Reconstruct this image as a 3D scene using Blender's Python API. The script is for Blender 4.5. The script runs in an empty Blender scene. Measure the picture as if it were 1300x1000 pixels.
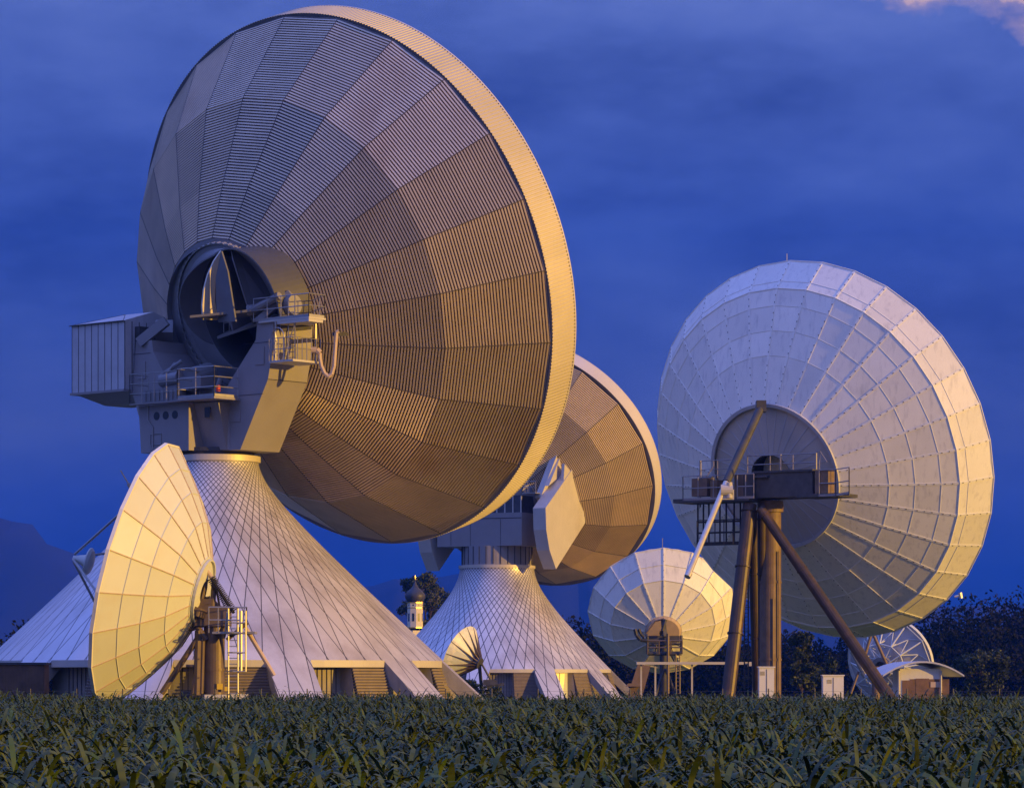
import bpy, math, random
import numpy as np
from mathutils import Vector
random.seed(7); RNG = np.random.default_rng(7)
R = math.radians
sc = bpy.context.scene

# ---------------------------------------------------------------- camera
F, U0, V0, H = 4200.0, 650.0, 860.0, 2.9          # focal length and horizon in photo pixels, eye height
cd = bpy.data.cameras.new('camera'); cam = bpy.data.objects.new('camera', cd)
sc.collection.objects.link(cam); sc.camera = cam
cam.location = (0, 0, H); cam.rotation_euler = (R(90), 0, 0)
cd.sensor_width = 36; cd.lens = 36 * F / 1300; cd.shift_y = (V0 - 500) / 1300
cd.clip_start = .5; cd.clip_end = 60000

# ---------------------------------------------------------------- light
SUN_AZ, SUN_EL = 116.0, 6.5                         # azimuth clockwise from the view direction
SKY_STRENGTH = .1
sd = bpy.data.lights.new('sun', 'SUN'); sun = bpy.data.objects.new('sun', sd); sc.collection.objects.link(sun)
sd.energy = 4.9; sd.angle = R(.6); sd.color = (1.0, .565, .075)
sv = Vector((math.sin(R(SUN_AZ)) * math.cos(R(SUN_EL)), math.cos(R(SUN_AZ)) * math.cos(R(SUN_EL)), math.sin(R(SUN_EL))))
sun.rotation_euler = sv.to_track_quat('Z', 'Y').to_euler()
w = bpy.data.worlds.new('World'); sc.world = w; w.use_nodes = True
nt = w.node_tree; N = nt.nodes; L = nt.links; N.clear()
out = N.new('ShaderNodeOutputWorld'); bg = N.new('ShaderNodeBackground'); L.new(bg.outputs[0], out.inputs[0])
bg.inputs[1].default_value = SKY_STRENGTH
sky = N.new('ShaderNodeTexSky'); sky.sky_type = 'NISHITA'; sky.sun_disc = False
sky.sun_elevation = R(SUN_EL); sky.sun_rotation = R(SUN_AZ); sky.altitude = 600
tc = N.new('ShaderNodeTexCoord')
def nmath(op, a, b=None, c=None, clamp=False):
    n = N.new('ShaderNodeMath'); n.operation = op; n.use_clamp = clamp
    for i, x in enumerate((a, b, c)):
        if x is None: continue
        if isinstance(x, (int, float)): n.inputs[i].default_value = x
        else: L.new(x, n.inputs[i])
    return n.outputs[0]
def nramp(fac, stops, interp='LINEAR'):
    n = N.new('ShaderNodeValToRGB'); n.color_ramp.interpolation = interp
    e = n.color_ramp.elements
    while len(e) < len(stops): e.new(.5)
    for i, (p, c) in enumerate(stops): e[i].position = p; e[i].color = (*c, 1)
    L.new(fac, n.inputs[0]); return n.outputs[0]
def nmix(fac, a, b, mode='MIX'):
    n = N.new('ShaderNodeMix'); n.data_type = 'RGBA'; n.blend_type = mode
    for s, x in ((0, fac), (6, a), (7, b)):
        if isinstance(x, (int, float)): n.inputs[s].default_value = x
        elif isinstance(x, tuple): n.inputs[s].default_value = (*x, 1)
        else: L.new(x, n.inputs[s])
    return n.outputs[2]
def nnoise(vec, scale, detail=4, rough=.5, stretch=None):
    if stretch:
        m = N.new('ShaderNodeMapping'); m.inputs['Scale'].default_value = stretch; L.new(vec, m.inputs[0]); vec = m.outputs[0]
    n = N.new('ShaderNodeTexNoise'); L.new(vec, n.inputs['Vector']); n.inputs['Scale'].default_value = scale
    n.inputs['Detail'].default_value = detail; n.inputs['Roughness'].default_value = rough
    return n.outputs[0]
sep = N.new('ShaderNodeSeparateXYZ'); L.new(tc.outputs['Generated'], sep.inputs[0])
dx, dy, dz = sep.outputs
# storm-blue evening cloud bank, colours per height above the horizon
el = nmath('MULTIPLY', dz, 4.0, clamp=True)
bank = nramp(el, [(0, (.10, .34, 1.9)), (.13, (.16, .50, 2.5)), (.3, (.66, 1.02, 3.1)), (.53, (.46, .98, 4.2)), (.8, (1.0, 1.65, 5.2)), (1, (1.5, 2.0, 5.6))])
n1 = nnoise(tc.outputs['Generated'], 9, 5, .55, (1, 1, 2.2))
n2 = nnoise(tc.outputs['Generated'], 30, 5, .55, (1, 1, 3))
mod = nmath('ADD', nmath('MULTIPLY', n1, .75), nmath('MULTIPLY', n2, .24))
bank = nmix(1.0, bank, nramp(mod, [(.34, (.52, .58, .68)), (.50, (.96, .96, .97)), (.66, (1.40, 1.28, 1.14))]), 'MULTIPLY')
# sunlit pink cloud tops, high on the right
n3 = nnoise(tc.outputs['Generated'], 26, 6, .55, (1, 1, 1.6))
n4 = nnoise(tc.outputs['Generated'], 75, 5, .6)
hgt = nmath('ADD', nmath('ADD', nmath('MULTIPLY', dz, 36.0), nmath('MULTIPLY', dx, 14.0)), nmath('ADD', nmath('MULTIPLY', n3, 2.6), nmath('MULTIPLY', n4, .55)))
puff = nramp(nmath('SUBTRACT', hgt, 10.27), [(.0, (0, 0, 0)), (.25, (.30, .30, .30)), (.34, (.75, .75, .75)), (.60, (.95, .95, .95))])
front = nmath('MULTIPLY', nmath('GREATER_THAN', dy, 0.0), puff)
bank = nmix(front, bank, (7.6, 5.0, 4.9))
hz = nmath('ADD', hgt, -8.1, clamp=True)
# unseen rest of the dome: gradient tuned as fill light, mixed with the physical sky
tint = nmix(1.0, sky.outputs[0], (.55, .60, .95), 'MULTIPLY')
dome = nramp(nmath('ADD', dz, 0.0, clamp=True), [(0, (1.3, 1.7, 4.4)), (.3, (1.9, 2.8, 9.0)), (.6, (3.4, 5.0, 16.5)), (1, (4.0, 6.0, 19.5))])
warmside = nmath('MULTIPLY', nmath('ADD', dx, -.05), 1.5, clamp=True)
dome = nmix(warmside, dome, (2.4, 2.0, 2.0))
rest = nmix(.86, tint, dome)
isback = nmath('MULTIPLY', nmath('ADD', dy, -.18), -1.6)
up = nmath('MULTIPLY', nmath('ADD', dz, -.22), 3.0)
f = nmath('MAXIMUM', nmath('MINIMUM', isback, 1.0), nmath('MINIMUM', up, 1.0))
f = nmath('MAXIMUM', f, 0.0, clamp=True)
L.new(nmix(f, bank, rest), bg.inputs[0])

vs = sc.view_settings; vs.view_transform = 'Standard'; vs.look = 'None'; vs.exposure = 0; vs.gamma = 1
sc.display_settings.display_device = 'sRGB'

# ---------------------------------------------------------------- helpers
def wpt(u, v, Y): return np.array([(u - U0) * Y / F, Y, H + (V0 - v) * Y / F])
def axis(az, e): az, e = R(az), R(e); return np.array([math.sin(az) * math.cos(e), math.cos(az) * math.cos(e), math.sin(e)])
def basis(a):
    e1 = np.cross(a, [0, 0, 1.]); e1 /= np.linalg.norm(e1); return e1, np.cross(e1, a)
def unit(v): v = np.asarray(v, float); return v / (np.linalg.norm(v) + 1e-12)
ROOT = {}
class MB:
    def __init__(s): s.v = []; s.f = []; s.m = []; s.pieces = []
    def add(s, verts, faces, mi=0):
        o = len(s.v); s.pieces.append((o, o + len(verts), len(s.f), len(s.f) + len(faces))); s.v.extend([tuple(map(float, p)) for p in verts])
        s.f.extend([tuple(i + o for i in f) for f in faces]); s.m.extend([mi] * len(faces))
    def poly(s, pts, mi=0): s.add(pts, [tuple(range(len(pts)))], mi)
    def box(s, c, ax, hx, hy, hz, mi=0):
        c = np.asarray(c, float); X, Y, Z = [np.asarray(a, float) for a in ax]
        vs_ = [c + i * hx * X + j * hy * Y + k * hz * Z for i in (-1, 1) for j in (-1, 1) for k in (-1, 1)]
        s.add(vs_, [(0, 1, 3, 2), (4, 6, 7, 5), (0, 4, 5, 1), (2, 3, 7, 6), (0, 2, 6, 4), (1, 5, 7, 3)], mi)
    def beam(s, p0, p1, w_, h_, up=(0, 0, 1), mi=0):
        p0, p1 = np.asarray(p0, float), np.asarray(p1, float); d = unit(p1 - p0)
        if abs(d @ unit(up)) > .99: up = (1, 0, 0)
        x = unit(np.cross(d, up)); z = np.cross(x, d)
        s.box((p0 + p1) / 2, (x, d, z), w_ / 2, np.linalg.norm(p1 - p0) / 2, h_ / 2, mi)
    def tube(s, p0, p1, r, n=6, r2=None, mi=0, caps=True):
        p0, p1 = np.asarray(p0, float), np.asarray(p1, float); d = unit(p1 - p0)
        up = (0, 0, 1) if abs(d[2]) < .95 else (1, 0, 0)
        x = unit(np.cross(d, up)); y = np.cross(d, x); r2 = r if r2 is None else r2
        A = [p0 + r * (math.cos(t) * x + math.sin(t) * y) for t in np.arange(n) * 2 * math.pi / n]
        B = [p1 + r2 * (math.cos(t) * x + math.sin(t) * y) for t in np.arange(n) * 2 * math.pi / n]
        fs = [(i, (i + 1) % n, n + (i + 1) % n, n + i) for i in range(n)]
        if caps: fs += [tuple(range(n))[::-1], tuple(range(n, 2 * n))]
        s.add(A + B, fs, mi)
    def path(s, pts, r, n=6, mi=0):
        for a, b in zip(pts[:-1], pts[1:]): s.tube(a, b, r, n, mi=mi)
    def loft(s, rings, mi=0, closed=True, cap0=False, cap1=False):
        n = len(rings[0]); vs_ = [p for r_ in rings for p in r_]; fs = []
        for k in range(len(rings) - 1):
            for i in range(n if closed else n - 1):
                j = (i + 1) % n; fs.append((k * n + i, k * n + j, (k + 1) * n + j, (k + 1) * n + i))
        if cap0: fs.append(tuple(range(n))[::-1])
        if cap1: fs.append(tuple(range((len(rings) - 1) * n, len(rings) * n)))
        s.add(vs_, fs, mi)
    def extrude(s, pts, d, mi=0):
        """closed prism from polygon pts along vector d"""
        pts = [np.asarray(p, float) for p in pts]; d = np.asarray(d, float); n = len(pts)
        s.add(pts + [p + d for p in pts], [tuple(range(n)), tuple(range(n, 2 * n))[::-1]] + [(i, n + i, n + (i + 1) % n, (i + 1) % n) for i in range(n)], mi)
    def rail(s, pts, h=1.1, nr=2, step=1.4, r=.025, mi=0, toe=False):
        pts = [np.asarray(p, float) for p in pts]; Z = np.array([0, 0, 1.])
        for a, b in zip(pts[:-1], pts[1:]):
            l = np.linalg.norm(b - a); n = max(1, round(l / step))
            for i in range(n + 1):
                p = a + (b - a) * i / n; s.tube(p, p + Z * h, r, 5, mi=mi)
            for k in range(nr):
                q = Z * h * (k + 1) / nr; s.tube(a + q, b + q, r, 5, mi=mi)
            if toe: s.beam(a + Z * .08, b + Z * .08, .02, .14, mi=mi)
    def build(s, name, mats, parent=None, smooth=False, loc=None):
        me = bpy.data.meshes.new(name); ob = bpy.data.objects.new(name, me); sc.collection.objects.link(ob)
        if parent is not None: r0 = ROOT[parent.name]; ROOT[ob.name] = r0; ob.parent = parent
        else: r0 = np.array(loc if loc is not None else (0, 0, 0), float); ROOT[ob.name] = r0; ob.location = r0
        V = np.array(s.v) - r0
        me.from_pydata(V.tolist(), [], s.f)
        if not isinstance(mats, (list, tuple)): mats = [mats]
        for m_ in mats: me.materials.append(m_)
        if len(mats) > 1: me.polygons.foreach_set('material_index', s.m)
        if smooth: me.polygons.foreach_set('use_smooth', [True] * len(me.polygons))
        me.validate(); me.update()
        if name.startswith(('reflector_shell', 'cone', 'rim')) or True:
            pass
        return ob
class _P: pass
def build_each(mb, name, mats, parent):
    """every loose piece collected in mb becomes a part of its own"""
    for a, b, fa, fb in mb.pieces:
        q = MB(); q.v = mb.v[a:b]; q.f = [tuple(i - a for i in f) for f in mb.f[fa:fb]]; q.m = mb.m[fa:fb]; q.build(name, mats, parent)
def thing(name, loc, label, cat, group=None):
    o = bpy.data.objects.new(name, None); sc.collection.objects.link(o); o.location = loc
    ROOT[o.name] = np.array(loc, float); o['label'] = label; o['category'] = cat; o.empty_display_size = .5
    if group: o['group'] = group
    return o
def tag(o, label, cat, group=None, kind=None):
    o['label'] = label; o['category'] = cat
    if group: o['group'] = group
    if kind: o['kind'] = kind
    return o

# ---------------------------------------------------------------- materials
def mat(name, col, rough=.6, metal=0., var=.12, vscale=1.0, dirt=None, dscale=.6, damt=.4, bump=0., bscale=8, streak=False, spec=.5, tone=0.):
    m = bpy.data.materials.new(name); m.use_nodes = True; T = m.node_tree; nn = T.nodes; ll = T.links
    b = nn['Principled BSDF']; b.inputs['Roughness'].default_value = rough; b.inputs['Metallic'].default_value = metal
    b.inputs['Specular IOR Level'].default_value = spec
    co = nn.new('ShaderNodeTexCoord')
    def noise(sc_, det=5, st=None):
        v = co.outputs['Object']
        if st: mp = nn.new('ShaderNodeMapping'); mp.inputs['Scale'].default_value = st; ll.new(v, mp.inputs[0]); v = mp.outputs[0]
        n = nn.new('ShaderNodeTexNoise'); n.inputs['Scale'].default_value = sc_; n.inputs['Detail'].default_value = det; n.inputs['Roughness'].default_value = .6
        ll.new(v, n.inputs['Vector']); return n.outputs[0]
    def ramp(f_, st):
        r_ = nn.new('ShaderNodeValToRGB'); e = r_.color_ramp.elements
        while len(e) < len(st): e.new(.5)
        for i, (p, c) in enumerate(st): e[i].position = p; e[i].color = (*c, 1)
        ll.new(f_, r_.inputs[0]); return r_.outputs[0]
    def mix(f_, a, b_, mode='MIX'):
        x = nn.new('ShaderNodeMix'); x.data_type = 'RGBA'; x.blend_type = mode
        for k, q in ((0, f_), (6, a), (7, b_)):
            if isinstance(q, (int, float)): x.inputs[k].default_value = q
            elif isinstance(q, tuple): x.inputs[k].default_value = (*q, 1)
            else: ll.new(q, x.inputs[k])
        return x.outputs[2]
    g = lambda t: (1 - t, 1 - t, 1 - t)
    c = mix(1.0, col, ramp(noise(vscale), [(.3, g(var)), (.7, g(-var * .6))]), 'MULTIPLY')
    if dirt:
        f_ = ramp(noise(dscale, 7, (1, 1, .25) if streak else None), [(.52, (0, 0, 0)), (.74, (damt,) * 3)])
        c = mix(f_, c, dirt)
    if tone:
        at = nn.new('ShaderNodeAttribute'); at.attribute_name = 'tone'
        c = mix(1.0, c, ramp(at.outputs['Fac'], [(0, g(tone)), (1, g(-tone))]), 'MULTIPLY')
    ll.new(c, b.inputs['Base Color'])
    if bump:
        bp = nn.new('ShaderNodeBump'); bp.inputs['Strength'].default_value = bump; bp.inputs['Distance'].default_value = .03
        ll.new(noise(bscale), bp.inputs['Height']); ll.new(bp.outputs[0], b.inputs['Normal'])
    m['c'] = 1
    return m
M = {}
M['siding'] = mat('weathered_aluminium_siding', (.68, .55, .39), .36, .55, .12, .5, (.40, .22, .09), .22, .55, tone=.15, streak=True)
M['siding2'] = mat('aluminium_siding_far', (.72, .56, .34), .42, .4, .10, .5, (.42, .28, .12), .2, .35, tone=.26)
M['skirt'] = mat('rim_cladding', (.58, .52, .42), .5, .2, .08, .4, tone=.06)
M['skirt2'] = mat('rim_cladding_smooth', (.60, .56, .56), .5, .1, .06, .4)
M['groove'] = mat('siding_groove', (.07, .055, .045), .6)  # shade of the sheet grooves put into the colour; also seam strips
M['groove2'] = mat('reveal_sheet', (.16, .16, .17), .7)
M['gap'] = mat('dark_gap', (.035, .035, .04), .8)
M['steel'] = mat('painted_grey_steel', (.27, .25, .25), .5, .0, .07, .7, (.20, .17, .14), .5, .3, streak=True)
M['steel_lit'] = mat('warm_grey_steel', (.50, .47, .43), .5, .0, .07, .7, (.30, .24, .18), .4, .3, streak=True)  # paler, warmer grey than the other steel
M['drum'] = mat('drum_steel', (.24, .235, .24), .5, .1, .07, .7)
M['drum_inside'] = mat('drum_inside_paint', (.07, .07, .075), .6)  # hollow of the drum: its shade put into a near-black colour
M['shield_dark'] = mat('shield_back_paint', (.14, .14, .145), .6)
M['dark'] = mat('dark_machinery', (.07, .07, .075), .6, .2, .3, 2)
M['galv'] = mat('galvanised_rail', (.36, .35, .34), .4, .5, .1, 3)
M['cabin'] = mat('ribbed_cabin_sheet', (.50, .50, .53), .5, .1, .10, 1.2, (.22, .22, .22), .9, .4, streak=True)
M['white'] = mat('white_panel_paint', (.84, .82, .75), .45, .0, .05, .6, (.34, .34, .36), 3.2, .42, tone=.07, streak=True)
M['white4'] = mat('cream_panel_paint', (.63, .66, .64), .45, .0, .04, .6, (.60, .50, .38), .9, .25, tone=.04)
M['seam'] = mat('seam_flange', (.84, .83, .77), .5, .0, .1, 2)
M['rivet'] = mat('rivet_shadow', (.12, .11, .10), .7)  # dark dots along the panel seams
M['legbrown'] = mat('dark_brown_leg', (.065, .046, .035), .45, .2, .25, 1.5, (.16, .09, .05), 1.2, .6)
M['rust'] = mat('rusty_brown_steel', (.20, .135, .085), .6, .1, .25, 1.5, (.12, .06, .03), 1.2, .6, bump=.3)
M['tubesteel'] = mat('weathered_tube', (.15, .11, .08), .5, .2, .2, 2, (.12, .07, .04), 1.5, .6)
M['brightsteel'] = mat('bright_ram', (.60, .56, .50), .35, .5, .1, 3)
M['concrete'] = mat('board_marked_concrete', (.34, .31, .27), .9, 0, .15, 1.3, (.16, .14, .12), .7, .6, streak=True, bump=.4)
M['louvre'] = mat('louvre_sheet', (.27, .22, .18), .6, .1, .15, 2)
M['cabinet'] = mat('cabinet_white', (.72, .70, .66), .5, 0, .04, 2, (.35, .33, .3), 1.5, .3, streak=True)
M['wood'] = mat('brown_boards', (.19, .11, .065), .8, 0, .35, 1.2, (.07, .05, .04), .8, .8, bump=.4)
M['plaster'] = mat('church_plaster', (.74, .66, .48), .8, 0, .05, 1)
M['shingle'] = mat('dark_copper_shingle', (.06, .06, .065), .5, .2, .3, 2)
M['gold'] = mat('gilded_cross', (.8, .55, .15), .3, .8)
M['glass'] = mat('dark_glass', (.03, .035, .04), .15)
M['yellow'] = mat('yellow_sign_paint', (.80, .55, .03), .5)
M['red'] = mat('red_lamp_housing', (.6, .06, .02), .5)
M['hose'] = mat('beige_hose', (.55, .42, .32), .5, 0, .1, 3)
M['roofmetal'] = mat('vault_roof_sheet', (.60, .60, .60), .4, .2, .08, 1)
M['bark'] = mat('tree_bark', (.07, .05, .035), .9, 0, .3, 2, bump=.5)
M['grass'] = mat('meadow_grass', (.055, .085, .025), .95, 0, .3, .15, (.10, .10, .04), .05, .5)
M['soil'] = mat('field_soil', (.045, .035, .025), .95, 0, .3, .5)
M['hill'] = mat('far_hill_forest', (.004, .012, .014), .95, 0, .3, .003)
M['black'] = mat('black_rubber', (.03, .03, .03), .6)
def leafmat(name, col, col2, scale=.5, rough=.55, trans=.12):
    m = mat(name, col, rough, 0, .25, 3, tone=.55 if name == 'corn_leaf' else 0.); T = m.node_tree; b = T.nodes['Principled BSDF']
    oc = T.nodes.new('ShaderNodeTexCoord'); n = T.nodes.new('ShaderNodeTexNoise'); n.inputs['Scale'].default_value = scale
    T.links.new(oc.outputs['Object'], n.inputs['Vector'])
    x = T.nodes.new('ShaderNodeMix'); x.data_type = 'RGBA'; src = b.inputs['Base Color'].links[0].from_socket
    r_ = T.nodes.new('ShaderNodeMapRange'); r_.inputs[1].default_value = .42; r_.inputs[2].default_value = .62
    T.links.new(n.outputs[0], r_.inputs[0]); T.links.new(r_.outputs[0], x.inputs[0])
    T.links.new(src, x.inputs[6]); x.inputs[7].default_value = (*col2, 1); T.links.new(x.outputs[2], b.inputs['Base Color'])
    b.inputs['Specular IOR Level'].default_value = .05 if 'forest' in name else .3
    return m
M['corn'] = leafmat('corn_leaf', (.030, .058, .013), (.075, .095, .018), 4.0, .6)
M['oak'] = leafmat('oak_leaf', (.05, .07, .02), (.085, .085, .02), .4)
M['forest'] = leafmat('dark_forest_leaf', (.010, .014, .007), (.018, .020, .010), .1, .8)  # near-black: the wood's shadow is put into the leaf colour
M['bush'] = leafmat('bush_leaf', (.028, .042, .016), (.045, .055, .018), .6)
glowm = bpy.data.materials.new('lit_window'); glowm.use_nodes = True  # emissive panel added for the bright yellow patch in one bay
_b = glowm.node_tree.nodes['Principled BSDF']; _b.inputs['Base Color'].default_value = (.8, .6, .3, 1)
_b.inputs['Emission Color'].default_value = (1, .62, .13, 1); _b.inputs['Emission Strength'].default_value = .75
M['lit'] = glowm

def diagrid(name, a, N_, col, lw=.05, warm=None):
    """sheet metal cone cladding whose seams are the straight rulings of a hyperboloid"""
    m = mat(name, col, .36, .3, .10, .5, (.24, .18, .15), .28, .62, streak=True)
    T = m.node_tree; nn = T.nodes; ll = T.links; b = nn['Principled BSDF']; src = b.inputs['Base Color'].links[0].from_socket
    co = nn.new('ShaderNodeTexCoord'); sp = nn.new('ShaderNodeSeparateXYZ'); ll.new(co.outputs['Object'], sp.inputs[0])
    def mm(op, x, y=None, cl=False):
        n = nn.new('ShaderNodeMath'); n.operation = op; n.use_clamp = cl
        for i, q in enumerate((x, y)):
            if q is None: continue
            if isinstance(q, (int, float)): n.inputs[i].default_value = q
            else: ll.new(q, n.inputs[i])
        return n.outputs[0]
    x, y = sp.outputs[0], sp.outputs[1]
    th = mm('ARCTAN2', y, x); r_ = mm('SQRT', mm('ADD', mm('MULTIPLY', x, x), mm('MULTIPLY', y, y)))
    al = mm('ARCCOSINE', mm('MINIMUM', mm('DIVIDE', a, r_), 1.0))
    k = N_ / (2 * math.pi); mask = None; ids = []
    for sgn in ('ADD', 'SUBTRACT'):
        t = mm('ADD', mm('MULTIPLY', mm(sgn, th, al), k), 200.0)
        ids.append(mm('FLOOR', t)); fr = mm('FRACT', t)
        d = mm('MULTIPLY', mm('SUBTRACT', .5, mm('ABSOLUTE', mm('SUBTRACT', fr, .5))), mm('MULTIPLY', r_, 1 / k))
        ln = mm('LESS_THAN', d, lw / 2)
        mask = ln if mask is None else mm('MAXIMUM', mask, ln)
    cv = nn.new('ShaderNodeCombineXYZ'); ll.new(ids[0], cv.inputs[0]); ll.new(ids[1], cv.inputs[1])
    wn = nn.new('ShaderNodeTexWhiteNoise'); ll.new(cv.outputs[0], wn.inputs[0])
    tone = mm('ADD', mm('MULTIPLY', wn.outputs[0], .16), .92)
    x1 = nn.new('ShaderNodeMix'); x1.data_type = 'RGBA'; x1.blend_type = 'MULTIPLY'; x1.inputs[0].default_value = 1
    ll.new(src, x1.inputs[6]); ll.new(tone, x1.inputs[7])
    x2 = nn.new('ShaderNodeMix'); x2.data_type = 'RGBA'; ll.new(mask, x2.inputs[0]); ll.new(x1.outputs[2], x2.inputs[6]); x2.inputs[7].default_value = (.10, .095, .10, 1)
    ll.new(x2.outputs[2], b.inputs['Base Color'])
    rr = mm('ADD', mm('MULTIPLY', wn.outputs[0], .16), .30); ll.new(rr, b.inputs['Roughness'])
    return m

# ---------------------------------------------------------------- ground, hills
def structure(ob, label=None):
    ob['kind'] = 'structure'
    return ob
mb = MB(); G = 24; xs = np.linspace(-9000, 9000, G + 1); ys = np.linspace(-400, 14000, G + 1)
mb.poly([(-1630, -40, 0), (1630, -40, 0), (1630, 7400, 0), (-1630, 7400, 0)])
structure(mb.build('ground', M['grass']))
mb = MB(); mb.poly([(-60, 8, .004), (60, 8, .004), (60, 141, .004), (-60, 141, .004)])
structure(mb.build('field_soil', M['soil']))
def hill(name, Y, prof, depth):
    """terrain ridge: profile of (u, v) crest points at distance Y"""
    mb = MB(); us = np.linspace(prof[0][0], prof[-1][0], 90)
    cv_ = np.interp(us, [p[0] for p in prof], [p[1] for p in prof])
    cv_ = cv_ + np.sin(us * .11) * 1.2 + np.sin(us * .047 + 1) * 2 + RNG.normal(0, .5, len(us))
    rows = []
    for t, hh in ((-1, 0), (-.7, .22), (-.45, .5), (-.2, .83), (0, 1), (.4, .7), (1, 0)):
        row = []
        for u, v in zip(us, cv_):
            p = wpt(u, v, Y); y = Y + t * depth
            row.append((p[0], y + 60 * math.sin(u * .07), max(-.5, p[2] * hh - (.5 if hh == 0 else 0))))
        rows.append(row)
    mb.loft(rows, closed=False)
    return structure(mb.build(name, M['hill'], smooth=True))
hill('hills', 5600, [(-560, 640), (-300, 640), (0, 655), (35, 662), (60, 690), (110, 712), (200, 740), (300, 760), (420, 752), (500, 738), (600, 725), (680, 700), (720, 708), (800, 712), (840, 728), (950, 745), (1100, 765), (1300, 770), (1600, 740), (1860, 720)], 900)

mb = MB(); mb.box((0, 3700, 209), ((1, 0, 0), (0, 1, 0), (0, 0, 1)), 1650, 3750, 211)
hm = bpy.data.materials.new('evening_haze'); hm.use_nodes = True; hn = hm.node_tree.nodes; hn.clear()
ho = hn.new('ShaderNodeOutputMaterial'); hv = hn.new('ShaderNodeVolumePrincipled'); hm.node_tree.links.new(hv.outputs[0], ho.inputs['Volume'])
hv.inputs['Color'].default_value = (.02, .16, 1.0, 1); hv.inputs['Density'].default_value = 1.25e-4
hz_ob = mb.build('haze', hm); hz_ob['kind'] = 'stuff'

# ---------------------------------------------------------------- reflector builders
def ringpts(c, a, Rr, off, N_, ph=0., sub=1):
    e1, e2 = basis(a); P = []
    for k in range(N_):
        t0, t1 = R(ph + 360 * k / N_), R(ph + 360 * (k + 1) / N_)
        A = c + a * off + Rr * (math.cos(t0) * e1 + math.sin(t0) * e2); B = c + a * off + Rr * (math.cos(t1) * e1 + math.sin(t1) * e2)
        for i in range(sub): P.append(A + (B - A) * i / sub)
    return P
def set_tone(ob, tones):
    at = ob.data.attributes.new('tone', 'FLOAT', 'FACE')
    if len(tones) == len(ob.data.polygons): at.data.foreach_set('value', tones)
def corrugated_shell(c, a, prof, N_, ph, pitch=.157, depth=.08, parent=None, material=None):
    """polygonal back shell of ribbed sheets; prof = [(off, R), ...] from hub to rim"""
    e1, e2 = basis(a); mb = MB(); tones = []
    band_t = {}
    for k in range(N_):
        t0, t1 = R(ph + 360 * k / N_), R(ph + 360 * (k + 1) / N_)
        d0 = math.cos(t0) * e1 + math.sin(t0) * e2; d1 = math.cos(t1) * e1 + math.sin(t1) * e2
        for bi, ((o0, r0), (o1, r1)) in enumerate(zip(prof[:-1], prof[1:])):
            P00, P01 = c + a * o0 + d0 * r0, c + a * o0 + d1 * r0
            P10, P11 = c + a * o1 + d0 * r1, c + a * o1 + d1 * r1
            nrm = unit(np.cross(P01 - P00, P10 - P00));
            if nrm @ a > 0: nrm = -nrm
            Ls = math.hypot(o1 - o0, r1 - r0); n = max(2, round(Ls / pitch))
            tn = random.random(); rows = []
            for i in range(n):
                for q, hh in ((0, 0), (.10, 1), (.60, 1), (.70, 0)):
                    t = (i + q) / n
                    rows.append((P00 + (P10 - P00) * t + nrm * depth * hh, P01 + (P11 - P01) * t + nrm * depth * hh))
            rows.append((P10, P11))
            for ri in range(len(rows) - 1): mb.loft([list(rows[ri]), list(rows[ri + 1])], closed=False, mi=1 if ri % 4 == 3 else 0)
            tones += [min(1, max(0, tn + random.uniform(-.06, .06)))] * (len(rows) - 1)
    ob = mb.build('reflector_shell', [material, M['groove']], parent)
    set_tone(ob, tones)
    return ob
def seam_strips(mb, c, a, prof, N_, ph, w_=.07, h_=.05, lift=.03, mi=0):
    e1, e2 = basis(a)
    for k in range(N_):
        t0 = R(ph + 360 * k / N_); d0 = math.cos(t0) * e1 + math.sin(t0) * e2
        for (o0, r0), (o1, r1) in zip(prof[:-1], prof[1:]):
            tt = unit(a * (o1 - o0) + d0 * (r1 - r0)); nrm = d0 * (tt @ a) - a * (tt @ d0)
            if nrm @ a > 0: nrm = -nrm
            q = nrm * lift
            mb.beam(c + a * o0 + d0 * r0 + q, c + a * o1 + d0 * r1 + q, w_, h_, up=nrm, mi=mi)
def panel_shell(c, a, prof, N_, ph, parent, material, name='reflector_shell', sub=1):
    mb = MB(); tones = []
    e1, e2 = basis(a)
    rings = [ringpts(c, a, r, o, N_, ph) for o, r in prof]
    for k in range(len(rings) - 1):
        for i in range(N_):
            j = (i + 1) % N_; mb.poly([rings[k][i], rings[k][j], rings[k + 1][j], rings[k + 1][i]]); tones.append(random.random())
    ob = mb.build(name, material, parent); set_tone(ob, tones); return ob
def front_dish(c, a, Rr, depth, parent, material, N_=48, off=0.):
    prof = [(off - .02 - depth * (1 - (r / Rr) ** 2), r) for r in np.linspace(.05, Rr, 8)]
    mb = MB(); mb.loft([ringpts(c, a, r, o, N_) for o, r in prof], cap0=True)
    return mb.build('reflector_face', material, parent, smooth=True)
def rivets(mb, c, a, prof, N_, ph, step=.42, hgt_=.03, s=.028, mi=1):
    e1, e2 = basis(a)
    for k in range(N_):
        t0 = R(ph + 360 * k / N_); d0 = math.cos(t0) * e1 + math.sin(t0) * e2; tx = -math.sin(t0) * e1 + math.cos(t0) * e2
        for (o0, r0), (o1, r1) in zip(prof[:-1], prof[1:]):
            A = c + a * o0 + d0 * r0; B = c + a * o1 + d0 * r1; l = np.linalg.norm(B - A); tt = (B - A) / l
            nrm = unit(np.cross(tt, tx));
            if nrm @ a > 0: nrm = -nrm
            for i in range(int(l / step)):
                p = A + tt * (i + .5) * step
                mb.box(p + nrm * hgt_, (tt, tx, nrm), s * 1.3, s * .9, .010, mi)

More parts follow.
